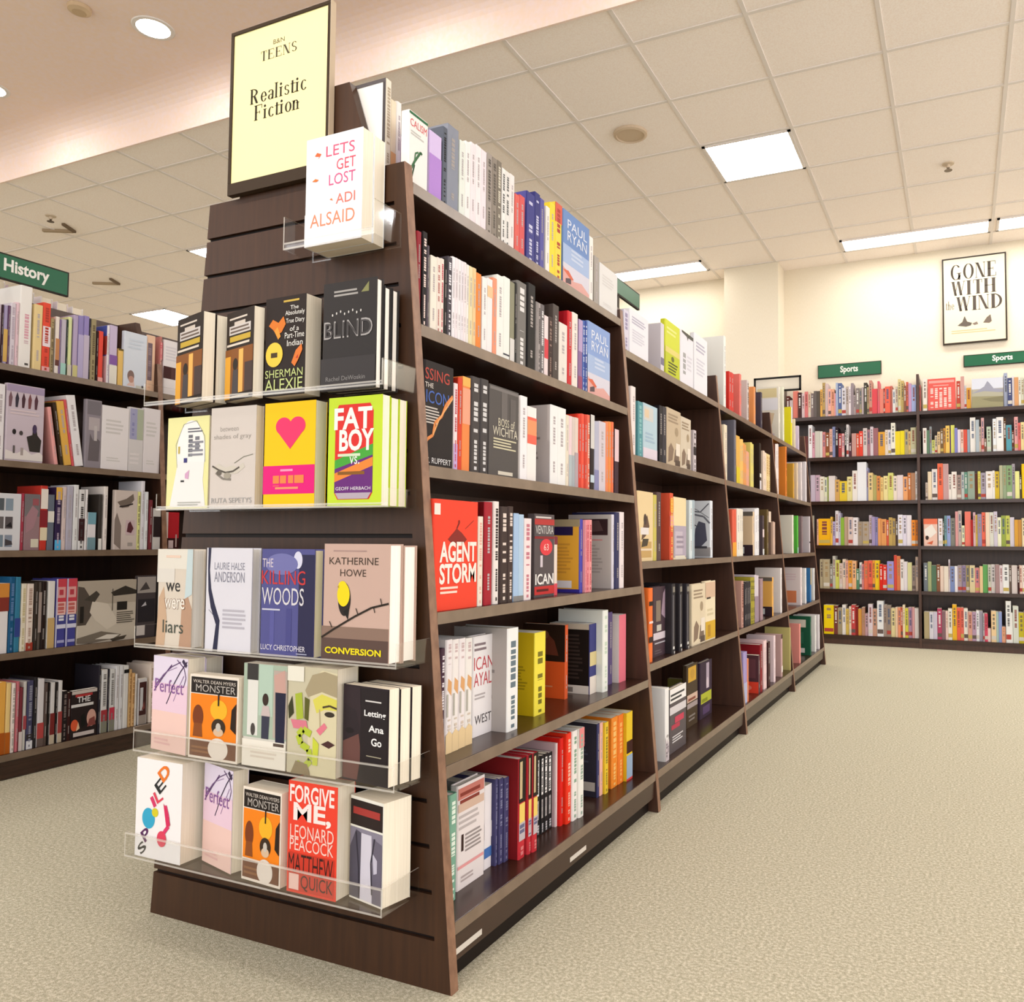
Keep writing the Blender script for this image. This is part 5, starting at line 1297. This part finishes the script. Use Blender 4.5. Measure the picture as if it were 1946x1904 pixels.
# ---------------------------------------------------------------- cover and spine art of shelved books
ART = {
'calism':[('t','CALISM',.06,.8,.94,.9,'d8404a'),('r',0,.955,1,.99,'2c6a44'),('l',2,.1,.68,.8,.75,'c8c8c4'),('s',[(.1,.2),(.3,.34),(.44,.42),(.62,.52),(.7,.5)],.006,'3a6a44'),('s',[(.3,.34),(.34,.46),(.5,.5)],.004,'4a7a54'),('s',[(.16,.1),(.3,.3)],.004,'2a4a30')],
'blueman':[('r',0,.3,1,.55,'a8bce0'),('r',0,0,1,.3,'d8d4e0'),('t','PAUL',.16,.78,.9,.9,'e8ecf8'),('t','RYAN',.16,.62,.9,.75,'e8ecf8'),('l',3,.3,.38,.8,.55,'c8d4ec'),('p',[(0,.0),(1,0),(1,.08),(.7,.16),(.4,.12),(.2,.2),(0,.24)],'e0a8a0'),('p',[(.1,.1),(.3,.14),(.3,.06),(.1,.04)],'5a4a50'),('p',[(0,.2),(.2,.22),(.4,.14),(.3,.12)],'d8684a')],
'plain':[('l',4,.15,.55,.8,.8,'d8d4d2'),('l',2,.2,.12,.7,.2,'dcd8d6')],'plaintext':[('l',3,.12,.7,.85,.88,'b8b4c8'),('l',5,.15,.3,.8,.6,'d4d2de')],
'icon':[('t','SSING',.02,.82,.86,.93,'b8483c'),('t','THE',.02,.745,.3,.79,'e8e0d8'),('t','ICON',.06,.6,.84,.72,'4a6ab8'),('l',6,.02,.4,.58,.57,'c8c0b8'),('s',[(-.0,.2),(.14,.26),(.3,.3),(.36,.42),(.6,.5),(.74,.62),(.98,.72)],.007,'e08a4a'),('s',[(.3,.3),(.5,.46),(.98,.7)],.004,'e8a86a'),('t','C. RUPPERT',.06,.03,.94,.085,'e8e6e6')],
'wichita':[('r',.02,.95,.98,.985,'7a7472'),('r',.4,.6,.6,.95,'6a6462'),('r',.7,.5,.9,.9,'625c5a'),('t','BOSS of',.3,.56,.86,.65,'d0c8b0'),('t','WICHITA',.12,.45,.96,.55,'dcd4c0'),('l',4,.14,.3,.92,.43,'d4ccac'),('r',.3,.02,.8,.06,'d8d0c0')],
'agent':[('r',0,.86,.13,.96,'f4e8dc'),('p',[(.3,.64),(.5,.74),(.62,.7),(.74,.64),(.66,.6),(.4,.6)],'8a2a22'),('s',[(.5,.74),(.56,.8)],.004,'7a241c'),('s',[(.7,.74),(.9,.82)],.002,'a83426'),('o',.55,.8,.02,.02,'8a2a22'),('t','AGENT',.12,.43,.97,.62,'fbeee4',.03),('t','STORM',.12,.235,.97,.42,'fbeee4',.03),('l',2,.14,.14,.62,.22,'f8dccc')],
'american':[('l',1,.05,.94,.95,.98,'d8d0cc'),('r',0,.87,1,.94,'b83a38'),('t','VENTURA',.05,.76,.95,.86,'d8d4d0'),('r',0,.7,1,.73,'8a2a2c'),('o',.58,.6,.32,.1,'e04048'),('t','63',.46,.56,.7,.64,'f4d8d0'),('r',.28,.36,.4,.5,'d8ccd4'),('t','ICAN',.04,.15,.96,.28,'f4f0ec',.02),('r',0,.03,1,.13,'c83030'),('l',1,.1,.05,.9,.11,'5a1414')],
'betrayal':[('l',2,.05,.84,.7,.94,'8a7a7e'),('t','ICAN',.04,.66,.92,.79,'c85058'),('t','AYAL',.04,.5,.86,.63,'c85058'),('l',2,.08,.36,.6,.43,'b8b0b0'),('t','WEST',.1,.12,.86,.21,'5a5456')],
'crash':[('r',.02,.86,.98,.97,'c87a6e'),('l',2,.08,.8,.95,.94,'8a3a30'),('r',.02,.74,.98,.82,'d8b8a4'),('l',3,.05,.56,.9,.72,'c0b6b4'),('r',.14,.36,.22,.52,'3a2420'),('l',5,.28,.33,.94,.52,'9a908e'),('r',.02,.2,.98,.23,'e8a0a0'),('l',2,.14,.06,.7,.13,'b8aaa8')],
'textback':[('l',9,.12,.3,.8,.86,'8e8684'),('r',.1,.13,.62,.17,'2a2624'),('r',.14,.04,.6,.11,'948c88')],
'yellowback':[('r',0,.9,1,1,'a89878'),('r',.0,.78,.84,.9,'2a1c4a'),('l',9,.2,.25,.85,.68,'d89a3a'),('r',.2,.06,.82,.16,'ece6ea'),('r',.26,.08,.44,.14,'7a6a5a'),('r',0,0,1,.045,'3a3098'),('p',[(0,.62),(.3,.74),(0,.76)],'7a3a18')],
'greyback':[('r',.03,.72,.9,.94,'3a2628'),('p',[(.1,.74),(.8,.78),(.7,.92),(.3,.9)],'5a4444'),('l',1,.08,.64,.9,.67,'d88a8a'),('l',9,.08,.2,.8,.6,'b0aaa6'),('r',.1,.07,.55,.11,'5a5450')],
'yellowtext':[('l',2,.08,.84,.7,.94,'8a7a10'),('l',8,.1,.3,.85,.6,'a89010'),('r',.1,.05,.6,.18,'e8dcd0'),('r',.2,.07,.5,.16,'7a6a60')],
'orangephoto':[('r',0,.5,1,1,'2c1a14'),('p',[(.2,.6),(.4,.8),(.55,.9),(.75,.78),(.85,.58)],'6a3426'),('o',.5,.86,.12,.06,'7a4a3a'),('l',1,.1,.14,.9,.18,'f0986a')],
'darktext':[('r',.02,.92,.98,1,'d8ccb8'),('l',12,.1,.2,.85,.86,'3c322c'),('r',.1,0,.98,.12,'e8e0d4'),('r',.25,.02,.6,.09,'8a8078')],
'redpanel':[('r',.02,.2,.8,.94,'c01828')],
'navyback':[('l',10,.1,.35,.8,.85,'4a4a5c'),('r',.1,.08,.95,.2,'c8beb4'),('r',.2,.1,.5,.18,'8a7a68')],
'bordered':[('r',0,0,.06,1,'4a4446'),('r',.94,0,1,1,'4a4446'),('r',0,.965,1,1,'5a5456'),('m',.08,.2,.2,.9,'6a6468')],
'lime':[('r',0,.0,1,.42,'c4cc28'),('l',2,.1,.75,.9,.9,'e8ea8a'),('r',.0,.42,1,.52,'e4d478'),('l',4,.2,.06,.85,.28,'4a4a18'),('o',.5,.34,.1,.05,'6a6a20')],
'darktop':[('p',[(.1,1),(1,1),(1,.93),(.6,.93),(.55,.86),(.5,.93),(.1,.96)],'4a4a44'),('m',.2,.2,.4,.6,'a8a8a8'),('l',4,.5,.3,.9,.6,'d8d6e0')],
'skycover':[('r',.05,.7,.7,.95,'d0d0cc'),('r',.1,.75,.4,.9,'e0c8a8'),('r',0,0,1,.2,'e0d4e0'),('l',3,.15,.3,.8,.5,'a4bcd0')],
'sepia':[('p',[(.1,.05),(.4,.1),(.5,.3),(.3,.4),(.12,.3)],'8a7462'),('p',[(.5,.08),(.9,.05),(.85,.35),(.6,.3)],'7a6658'),('o',.7,.62,.12,.08,'a89478'),('r',.65,.2,.95,.42,'ece0d0'),('l',3,.1,.75,.85,.92,'a08c74'),('r',.6,.02,.95,.12,'5a4a40')],
'tanphoto':[('r',.05,.05,.9,.28,'c8a468'),('p',[(.2,.3),(.5,.36),(.75,.5),(.6,.66),(.4,.6)],'6a5040'),('r',.15,.38,.7,.48,'e8e0dc'),('o',.45,.6,.1,.08,'4a3a34'),('p',[(.2,.2),(.6,.22),(.7,.32),(.3,.32)],'4a4234'),('r',.05,.15,.9,.18,'e8d4b8')],
'creamlav':[('r',0,.03,1,.54,'b4a8b8'),('r',.1,.08,.7,.45,'c8bcc8'),('r',.1,.0,.9,.06,'e4dcc8'),('l',3,.2,.16,.8,.4,'9a8e9e')],
'tree':[('s',[(.95,.95),(.7,.8),(.4,.82)],.005,'6a6a74'),('s',[(.98,.6),(.8,.72),(.5,.76)],.008,'7a7a84'),('p',[(.5,.2),(.7,.18),(.9,.3),(.85,.6),(.65,.64),(.55,.5)],'5a5a6c'),('s',[(.6,.55),(.4,.62)],.004,'4a4a58'),('r',.5,.02,1,.18,'a8a4a4'),('r',.5,.16,.9,.2,'4a4850'),('s',[(.4,.9),(.6,.84),(.95,.7)],.003,'8a8a92')],
'darkmulti':[('p',[(.6,.6),(1,.5),(1,1),(.75,.9)],'a890a0'),('r',.2,.5,.55,.8,'8a7a6a'),('r',.0,.24,.95,.34,'d8ccd4'),('r',.25,.36,.6,.45,'c8c4b8'),('r',.1,.18,.9,.2,'b8b4bc'),('l',2,.1,.03,.7,.1,'6a5a60')],
'creamyellow':[('r',0,.02,1,.32,'d8ac30'),('r',.2,.06,.5,.26,'b88a28'),('r',0,.72,1,.98,'d8b89c'),('r',.1,.7,.5,.73,'2a2018'),('l',2,.15,.4,.8,.55,'d8c8a4')],
'redtext':[('r',0,.78,1,1,'f2eeea'),('l',2,.05,.8,.9,.93,'3a3a3a'),('r',0,.6,1,.72,'d8d2d4'),('r',.3,.44,.85,.54,'c84058'),('r',.1,.36,.6,.43,'b83a50'),('l',3,.15,.14,.8,.26,'d8d4d4')],
'goldtop':[('r',.1,.72,.85,.96,'d8a83c'),('r',.0,.4,1,.52,'d8b8a4'),('r',.0,.3,1,.38,'a89a98'),('r',.1,.42,.8,.46,'8a4a3a'),('l',2,.15,.08,.85,.2,'8a8078'),('o',.5,.84,.2,.08,'c89a3c')],
'limeband':[('r',.05,.26,.95,.44,'b8bc38'),('r',.5,.5,.75,.96,'b8a8b8'),('o',.6,.6,.1,.1,'d8c8d0'),('r',.2,.06,.8,.2,'5a4468'),('r',.12,.28,.6,.34,'8a9020')],
'mapcover':[('r',.05,.8,.9,.97,'e0d0a0'),('r',.1,.56,.95,.78,'ecebf2'),('p',[(.2,.12),(.5,.2),(.7,.3),(.8,.5),(.4,.52),(.25,.4)],'dcc4a4'),('p',[(.4,.25),(.6,.32),(.55,.42)],'c8a888'),('r',.4,.05,.8,.12,'d8c8d0')],
'tanlabel':[('r',0,.0,1,.24,'3a2830'),('r',.05,.04,.7,.19,'d4dad8'),('p',[(.2,.5),(.6,.45),(.5,.75)],'d4c48c'),('r',0,.9,1,1,'6a625a')],
'pinkorange':[('r',.02,.06,.8,.38,'e88a5a'),('p',[(.1,.1),(.3,.3),(.2,.4)],'d85a3a'),('r',.1,.3,.2,.46,'4a3a40'),('l',3,.2,.65,.85,.85,'e8ccd0')],
'redbottom':[('r',0,.0,1,.3,'ee4a34'),('o',.5,.14,.25,.08,'f08a78'),('r',.5,.4,.9,.9,'6a4048')],
'greencover':[('r',.0,.72,.8,.92,'e4dccc'),('r',.1,.06,.75,.18,'e0ddd8'),('r',.2,.3,.7,.6,'2a6a50')],
'portrait':[('p',[(.14,.04),(.3,.12),(.3,.16),(.46,.14),(.5,.04)],'e8c8bc'),('o',.32,.22,.15,.1,'8a7068'),('o',.34,.16,.12,.06,'c89a88'),('r',.55,.02,.98,.07,'d0d0c4'),('o',.84,.06,.04,.025,'3a2834'),('l',3,.2,.7,.85,.9,'d4deea')],
'peachgrey':[('r',.05,.2,.65,.86,'7c6870'),('m',.15,.24,.5,.8,'98848c'),('l',1,.1,.05,.6,.1,'e8b89a')],
'redsquare':[('r',.0,.3,.66,.52,'46201e'),('r',.42,.3,.6,.52,'5a3836'),('l',5,.1,.62,.8,.9,'e2dce0')],
'dao':[('r',0,.9,1,.99,'a898b4')]+[('p',[(.06+.17*i,.7),(.12+.17*i,.7),(.15+.17*i,.82),(.1+.17*i,.9),(.05+.17*i,.82)],c) for i,c in enumerate(('7a5a62','3a3440','4a3038','7a4a4c','5a3a44'))]+[('l',2,.1,.6,.9,.68,'dccace'),('o',.22,.38,.05,.035,'2a2424'),('o',.4,.37,.05,.03,'4a4444'),('p',[(.55,.33),(.7,.36),(.72,.46),(.8,.46),(.84,.36),(.95,.3),(.92,.14),(.64,.14)],'35302c'),('o',.76,.44,.06,.06,'4a3a5a'),('p',[(.0,.02),(1,.02),(1,.1),(.9,.14),(.7,.1),(.5,.16),(.3,.1),(.0,.14)],'e4dcd8'),('r',.2,.1,.25,.2,'5a5454'),('r',.4,.08,.47,.18,'a89c98')],
'sepiagrey':[('r',.1,.78,.95,.98,'7c767c'),('p',[(.2,.1),(.9,.1),(.95,.4),(.7,.45),(.6,.6),(.5,.4),(.3,.5)],'6c6468'),('r',.2,.55,.9,.74,'b8aeb0'),('r',.55,.4,.75,.62,'c4bcbc')],
'bluegreen':[('r',.05,.5,.55,.98,'a8a8c8'),('r',.55,.5,.98,.98,'b4bca4'),('m',.2,.55,.35,.9,'8a8ab8'),('l',3,.1,.1,.8,.3,'e8e2e2')],
'photogrid':[('r',.02+.36*i,.06+.32*j,.32+.36*i,.27+.32*j,c) for j,row in enumerate((('7a8a98','8a94a4'),('6a6464','5a5456'),('5a6064','8a9aa8'))) for i,c in enumerate(row)]+[('p',[(.4,.08),(.7,.1),(.66,.16),(.4,.2)],'4a4448'),('p',[(.4,.42),(.68,.4),(.6,.5)],'2a2628')],
'pinkgrey':[('r',.0,.6,1,1,'7a7476'),('p',[(.1,.3),(.6,.4),(.9,.7),(.5,.8),(.1,.6)],'a88088'),('r',.45,.05,.95,.2,'dcd4c0'),('r',.5,.8,.9,.92,'a05a60')],
'sepiaman':[('p',[(.1,.8),(.5,.86),(.8,.95),(.85,.85),(.6,.72),(.3,.7)],'7a6c62'),('s',[(.2,.72),(.5,.74),(.8,.78)],.006,'2a2220'),('p',[(0,.1),(.3,.0),(.3,.4),(.1,.62),(0,.5)],'8a7c74'),('r',.5,.25,.9,.5,'d0b8bc'),('p',[(.55,.3),(.75,.28),(.85,.36),(.7,.48),(.6,.44)],'5a2c34'),('r',.6,.06,.82,.12,'a8a09a')],
'redbox':[('r',0,0,.2,1,'ece2dc'),('r',0,.0,1,.3,'3a1012'),('r',.25,.03,.6,.24,'e0c8c8'),('r',.75,.06,.85,.4,'c8b0a8')],
'flood':[('r',0,.62,1,1,'b8ac9c'),('p',[(0,.3),(.14,.3),(.26,.5),(.24,.68),(.1,.9),(0,.92)],'5a5048'),('p',[(.24,.68),(.5,.62),(.7,.3),(.5,.2),(.3,.36),(.2,.5)],'ddd2c2'),('p',[(.1,.7),(.3,.84),(.36,.78),(.28,.66)],'4a443c'),('p',[(.55,.8),(.8,.9),(1,.82),(1,.76),(.6,.74)],'3a342e'),('r',.66,.5,.84,.64,'2c2824'),('l',6,.66,.28,.98,.48,'6a6258'),('p',[(0,.1),(.4,.18),(.75,.1),(.7,.05),(.2,.0),(0,.02)],'7a7064'),('p',[(.3,.06),(.5,.12),(.72,.1),(.6,.04)],'e8e0d4'),('p',[(.55,.04),(.85,.08),(.8,.02),(.6,.0)],'4a4238'),('r',.04,.34,.1,.6,'2a2622'),('s',[(.58,.86),(.58,.5)],.003,'4a443c')],
'darkphoto':[('r',.0,.72,.9,.98,'a8a09a'),('p',[(.1,.76),(.4,.9),(.6,.78)],'4a4444'),('r',.05,.25,.85,.62,'2e2a2e'),('p',[(.2,.5),(.4,.58),(.45,.52)],'c8c4c8'),('r',.0,.04,.4,.2,'d8d0cc'),('r',.88,0,1,1,'1c181a')],
'thedark':[('r',.02,.92,.98,.99,'d0c4bc'),('r',.15,.86,.8,.91,'b83a3a'),('t','THE',.22,.74,.72,.86,'e8e4e4',.02),('l',1,.0,.62,.98,.74,'e0dcda'),('m',.0,.63,.98,.73,'e8e4e2'),('o',.14,.28,.14,.12,'e0603a'),('p',[(.2,.15),(.34,.2),(.28,.34)],'f0c8a0'),('o',.78,.38,.18,.18,'d8a898'),('p',[(.62,.2),(.95,.22),(.9,.4),(.7,.36)],'8a4a44'),('p',[(.4,.2),(.55,.25),(.52,.5),(.38,.46)],'1c1c1a'),('r',.1,.04,.9,.12,'d4c8c4')],
'darkframe':[('r',.1,.05,.95,.92,'4a2a28'),('r',.2,.3,.55,.8,'d4d4d6'),('p',[(.4,.3),(.8,.34),(.7,.5)],'8a4a44'),('r',.1,.0,.95,.2,'a89c94')],
'bluebox':[('r',.0,.5,1,.82,'b8483c'),('r',0,0,1,.48,'ecc8cc')],
# spines
'wave':[('m',.3,.78,.7,.96,'d0b8b8'),('p',[(.2,.56),(.8,.5),(.85,.62),(.3,.66)],'e0a870'),('r',.1,.32,.35,.52,'b8b4a8'),('r',0,0,1,.16,'ecd0a0'),('p',[(.0,.16),(.5,.2),(1,.16)],'ecd0a0'),('m',.3,.2,.7,.3,'d8c8b8')],
'cabinet':[('r',.0,.56,1,1,'241a14'),('r',.12,.6,.5,.97,'cbb48a'),('r',.08,.36,.9,.55,'f0cf6a'),('r',.05,.18,.95,.36,'c4b8bc'),('m',.15,.2,.85,.34,'6a6a8a'),('m',.3,.03,.7,.12,'e08080')],
'piano':[('r',.1,.5,.62,.96,'eeecea'),('m',.14,.52,.5,.94,'4a4648'),('r',.15,.2,.6,.44,'b0aaa8'),('m',.2,.22,.5,.42,'8a8486'),('m',.3,.02,.7,.13,'c8c4c8')],
'series':[('r',.2,.1,.42,.84,'77747a'),('r',.15,.88,.8,.96,'8a847a'),('r',.2,.06,.7,.1,'dcdad6'),('r',.5,.0,.8,.03,'c8c4c0')],
'whitecity':[('p',[(0,0),(1,0),(1,.3),(.7,.22),(.5,.32),(.3,.24),(0,.34)],'c8bcc0'),('m',.2,.04,.5,.24,'6a6468'),('m',.6,.1,.9,.2,'8a8088'),('o',.5,.34,.3,.02,'a8a4a0')],
'flag':[('r',0,.5,1,1,'d04854'),('r',.1,.72,.9,.88,'e8a8a4'),('r',.3,.76,.7,.84,'c04450'),('r',.05,.47,.95,.66,'f0c4bc'),('m',.2,.5,.8,.64,'c86a64'),('r',0,.27,1,.33,'dcdcf0'),('r',0,.33,1,.46,'46488e'),('m',.3,.38,.8,.46,'e8e8f0'),('r',0,0,.14,1,'c8c8e4'),('r',.2,.06,.9,.1,'b0b0dc')],
'whitebig':[('m',.4,.36,.75,.66,'e0a8b4'),('m',.5,.04,.8,.1,'5a5450'),('m',.4,.3,.75,.34,'d8c0c4')],
}
FD = {'calism':'with a green plant','blueman':'with a large white name','icon':'with an orange lightning crack','wichita':'titled Boss of Wichita','agent':'titled Agent Storm','american':'with a red disc','betrayal':'with red cover lettering','crash':'with newspaper style print','lime':'with lime green cover','darktop':'with a dark top strip','skycover':'with a sky coloured cover','sepia':'with a sepia figure cover','tanphoto':'with a tan photo cover','creamlav':'with a lavender lower cover','tree':'with a leaning tree cover','darkmulti':'with a white title band','creamyellow':'with a gold lower panel','redtext':'with red title text','goldtop':'with a gold emblem','limeband':'with a lime band','mapcover':'with a tan patterned cover','tanlabel':'with a pale label','pinkorange':'with an orange picture','redbottom':'with a red lower panel','greencover':'with a cream title panel','portrait':'with a small portrait','peachgrey':'with a grey block','redsquare':'with a dark red square','dao':'with rows of small figures','sepiagrey':'with a grey landscape photo','bluegreen':'with a coloured block','photogrid':'with a grid of photographs','pinkgrey':'with a hazy pink cover','sepiaman':'with a red mark','redbox':'with a white strip','flood':'with a flooded street photograph','darkphoto':'with a dark photograph','thedark':'with bold white title letters','darkframe':'with a dark framed picture','plain':'with a plain pale cover','plaintext':'with pale printed text',
 'wave':'with an orange spine wave','cabinet':'with gold and red spine panels','piano':'with white spine lettering','series':'with silver spine stripes','whitecity':'with a skyline on its spine','flag':'with red and blue spine blocks','whitebig':'with pink spine lettering','textback':'with a pale printed back','yellowback':'with a yellow back cover','greyback':'with a grey back cover','yellowtext':'with a yellow back cover','orangephoto':'with an orange back cover','darktext':'with a dark back cover','redpanel':'with a red back panel','navyback':'with a dark navy back','bordered':'with a dark bordered cover','bluebox':'with a blue back cover'}
SPN = {0:'top shelf',1:'second shelf',2:'third shelf',3:'fourth shelf',4:'fifth shelf',5:'bottom shelf'}
LPN = {0:'top shelf',1:'second shelf',2:'third shelf',3:'fourth shelf',4:'bottom shelf'}
cnt = {}
for (u,k,X,y0,y1,h,ty,col,op) in BOOKS:
    op = op or {}; z = {'m':MZ,'n':NZ,'l':LZ}[u][k]
    if u in 'mn':
        bn = min(3,int((y0+y1)/2/1.22)); unit = ['nearest bay','second bay','third bay','farthest bay'][bn]; sh = (SPN if u == 'm' else LPN)[k]
    else: bn = int((y0+y1)/2 > 1.2); unit = ['left bookcase','hidden left case'][bn]; sh = LPN[k]
    key = (u,k,bn); cnt[key] = cnt.get(key,0)+1
    hard = h > .222; d = .155 if hard else .14
    if u in 'mn' and k == 0: d = .13 if X < -.17 else .15
    rows_kind = 'hardcover' if hard else 'paperback'
    a = op.get('art'); extra = (' '+FD[a]) if a in FD else (' with spine bands' if op.get('b') and len(op['b']) > 1 else ' with a two-tone spine' if op.get('b') else ' with a lettered spine' if op.get('t') else '')
    lab = f"{colour_name(col)} {rows_kind}{extra}, {ordinal(cnt[key])} from left on {sh}, {unit}"
    grp = f"books on the {sh} of the {unit}"
    pg = PAGEW if random.Random(int(y0*1e4)).random() < .5 else None
    if ty == 'S':
        t = y1-y0; sp = []
        rnd = random.Random(int(y0*1e5)+k)
        if a in ('wave','cabinet','piano','series','whitecity','flag','whitebig'): sp = ART[a]; bk = ()
        else:
            bk = ART[a] if a else ()
            for (v0,v1,c) in op.get('b',()): sp.append(('r',0,v0,1,v1,c))
            if op.get('t'):
                sp += [('m',.28,.42,.72,.93,op['t']),('m',.34,.1,.66,.34,op['t']),('r',.36,.03,.64,.065,op['t'])]
            elif not op.get('b'):
                c_ = 'b8aeb0' if int(col[:2],16) > 150 else 'a8a09c'
                sp += [('m',.36,.5,.64,.86,c_),('m',.38,.14,.62,.34,c_)]
        rx = math.radians(op['ln']) if 'ln' in op else 0
        make_book(d, t, h, col, lab, spine=sp, back=bk, backcol=op.get('back'), hard=hard, loc=(X,y1,z+.0003+(t*math.sin(-rx) if rx else 0)), rz=math.pi, rx=rx, group=grp, pages=pg)
    else:
        w = y1-y0; t = .022 if w > .06 else .014
        make_book(w, t, h, col, lab, front=ART[a], hard=hard, loc=(X,y0,z+.0003), rz=math.pi/2, group=grp, pages=pg)
# tall books on the far side of the left bookcase, seen over its back panel
for i,(y,h,c) in enumerate(((.60,.42,'f0dcd8'),(.66,.42,'f4ecec'),(.72,.41,'e8d4dc'),(.78,.405,'f6f0f2'),(.86,.40,'f4ecee'),(.93,.395,'f0e4ea'),(1.0,.39,'f6f2f2'))):
    make_book(.2,.05,h,c,f"tall {'pinkish' if i%2==0 else 'white'} book behind the left bookcase, {ordinal(i+1)} from left above its back panel",hard=True,loc=(-2.99,y,1.5783),group='tall books behind the left bookcase')

# ---------------------------------------------------------------- bookcases on the back wall
WZ = [2.055,1.68,1.28,.882,.492,.085]
def wall_bay(x0,x1,label,left=False):
    o = thing('bookcase',label,'bookcase',(0,0,0)); y0, y1 = 6.2, WALL_Y-.002
    for z in WZ:
        s = MB(); s.box(x0+.0115,x1-.0115,y0,y1-.013,z-.03,z,WOOD); s.build('shelf',o)
    b = MB(); b.box(x0+.0115,x1-.0115,y1-.012,y1,.001,2.07,WOODX); b.build('back_panel',o)
    k = MB(); k.box(x0+.0115,x1-.0115,y0+.01,y0+.03,.001,WZ[-1]-.031,WOODX); k.build('kick_plate',o)
    for x in ((x0,x1) if left else (x1,)):
        u = MB(); u.box(x-.011,x+.011,y0-.002,y1,.001,2.38,WOODX); u.build('side_panel',o)
wall_bay(-.596,.6,'dark wood bookcase against the back wall, left of the two',True)
wall_bay(.6,1.8,'dark wood bookcase against the back wall, on the right under the framed poster')
mb = MB(); rnd = random.Random(5)
for line in WALLB.strip().split('\n'):
    k, x0, x1, h, c = line.split(); k = int(k); x0, x1, h = int(x0)/1000, int(x1)/1000, int(h)/1000; z = WZ[k]+.0003
    for a in (-.6,.6,1.8):
        if x0 < a+.012 and x1 > a-.012:
            if (x0+x1)/2 < a: x1 = a-.013
            else: x0 = a+.013
    if x1-x0 < .004: continue
    y = 6.215+rnd.uniform(0,.012)
    mb.box(x0+.0006,x1-.0006,y,y+.16,z,z+h,mat(c))
    mb.box(x0+.002,x1-.002,y+.002,y+.158,z+h,z+h+.0004,PAGES)
    w = x1-x0; q = rnd.random()
    if q < .75:
        cc = 'f0ece6' if sum(int(c[i:i+2],16) for i in (0,2,4)) < 400 else rnd.choice(['6a5a54','8a4a40','4a5a7a','5a5a5a','a88a60'])
        ink(mb,[('m',.3,.4,.7,.9,cc)]+([('r',.05,.08,.95,.2,rnd.choice(['d8d0c4','6a5a54','b84a40','c8b060']))] if q < .3 else []),(x0,y,z),(1,0,0),(0,0,1),(0,-1,0),w,h)
tag(mb.build('wall_books'),'rows of small coloured spines filling the bookcases on the back wall','books',kind='stuff')
ART['redgrid'] = [('r',.05,.86,.95,.94,'f0a8a0'),('l',1,.2,.76,.8,.8,'f4c8c0')]+[('m',.1+.16*i,.08,.2+.16*i,.7,'f6dcd4') for i in range(5)]
ART['mountain'] = [('r',0,.64,1,1,'dfe2ee'),('p',[(.2,.6),(.4,.72),(.5,.9),(.56,.84),(.7,.64),(1,.6),(1,.5),(0,.5)],'a4a4b4'),('r',0,.0,1,.5,'a09a78'),('p',[(0,.5),(.4,.56),(1,.48),(1,.36),(0,.4)],'b8b4a0'),('p',[(.3,.3),(1,.36),(1,.16),(.6,.2)],'8a8468')]
ART['redwhite'] = [('p',[(.05,.6),(.6,.8),(.95,.5),(.5,.3),(.1,.4)],'f4ece4'),('r',0,.8,1,1,'ee7a5a'),('o',.25,.3,.12,.08,'3a2a24'),('p',[(.2,.1),(.7,.2),(.6,.05)],'d86a4a')]
make_book(.222,.03,.275,'e8655c','salmon red cookbook-size book face-out on top shelf below the framed poster',front=ART['redgrid'],loc=(.681,6.213,WZ[0]+.0003),hard=True)
make_book(.238,.025,.25,'b8b4a8','book with a mountain landscape cover, face-out on top shelf of right wall bookcase',front=ART['mountain'],loc=(1.029,6.213,WZ[0]+.0003),hard=True)
make_book(.11,.02,.235,'f0c8b8','orange and white book face-out beside the divider, fourth shelf of right wall bookcase',front=ART['redwhite'],loc=(.634,6.213,WZ[3]+.0003),hard=True)
bpy.context.view_layer.update()
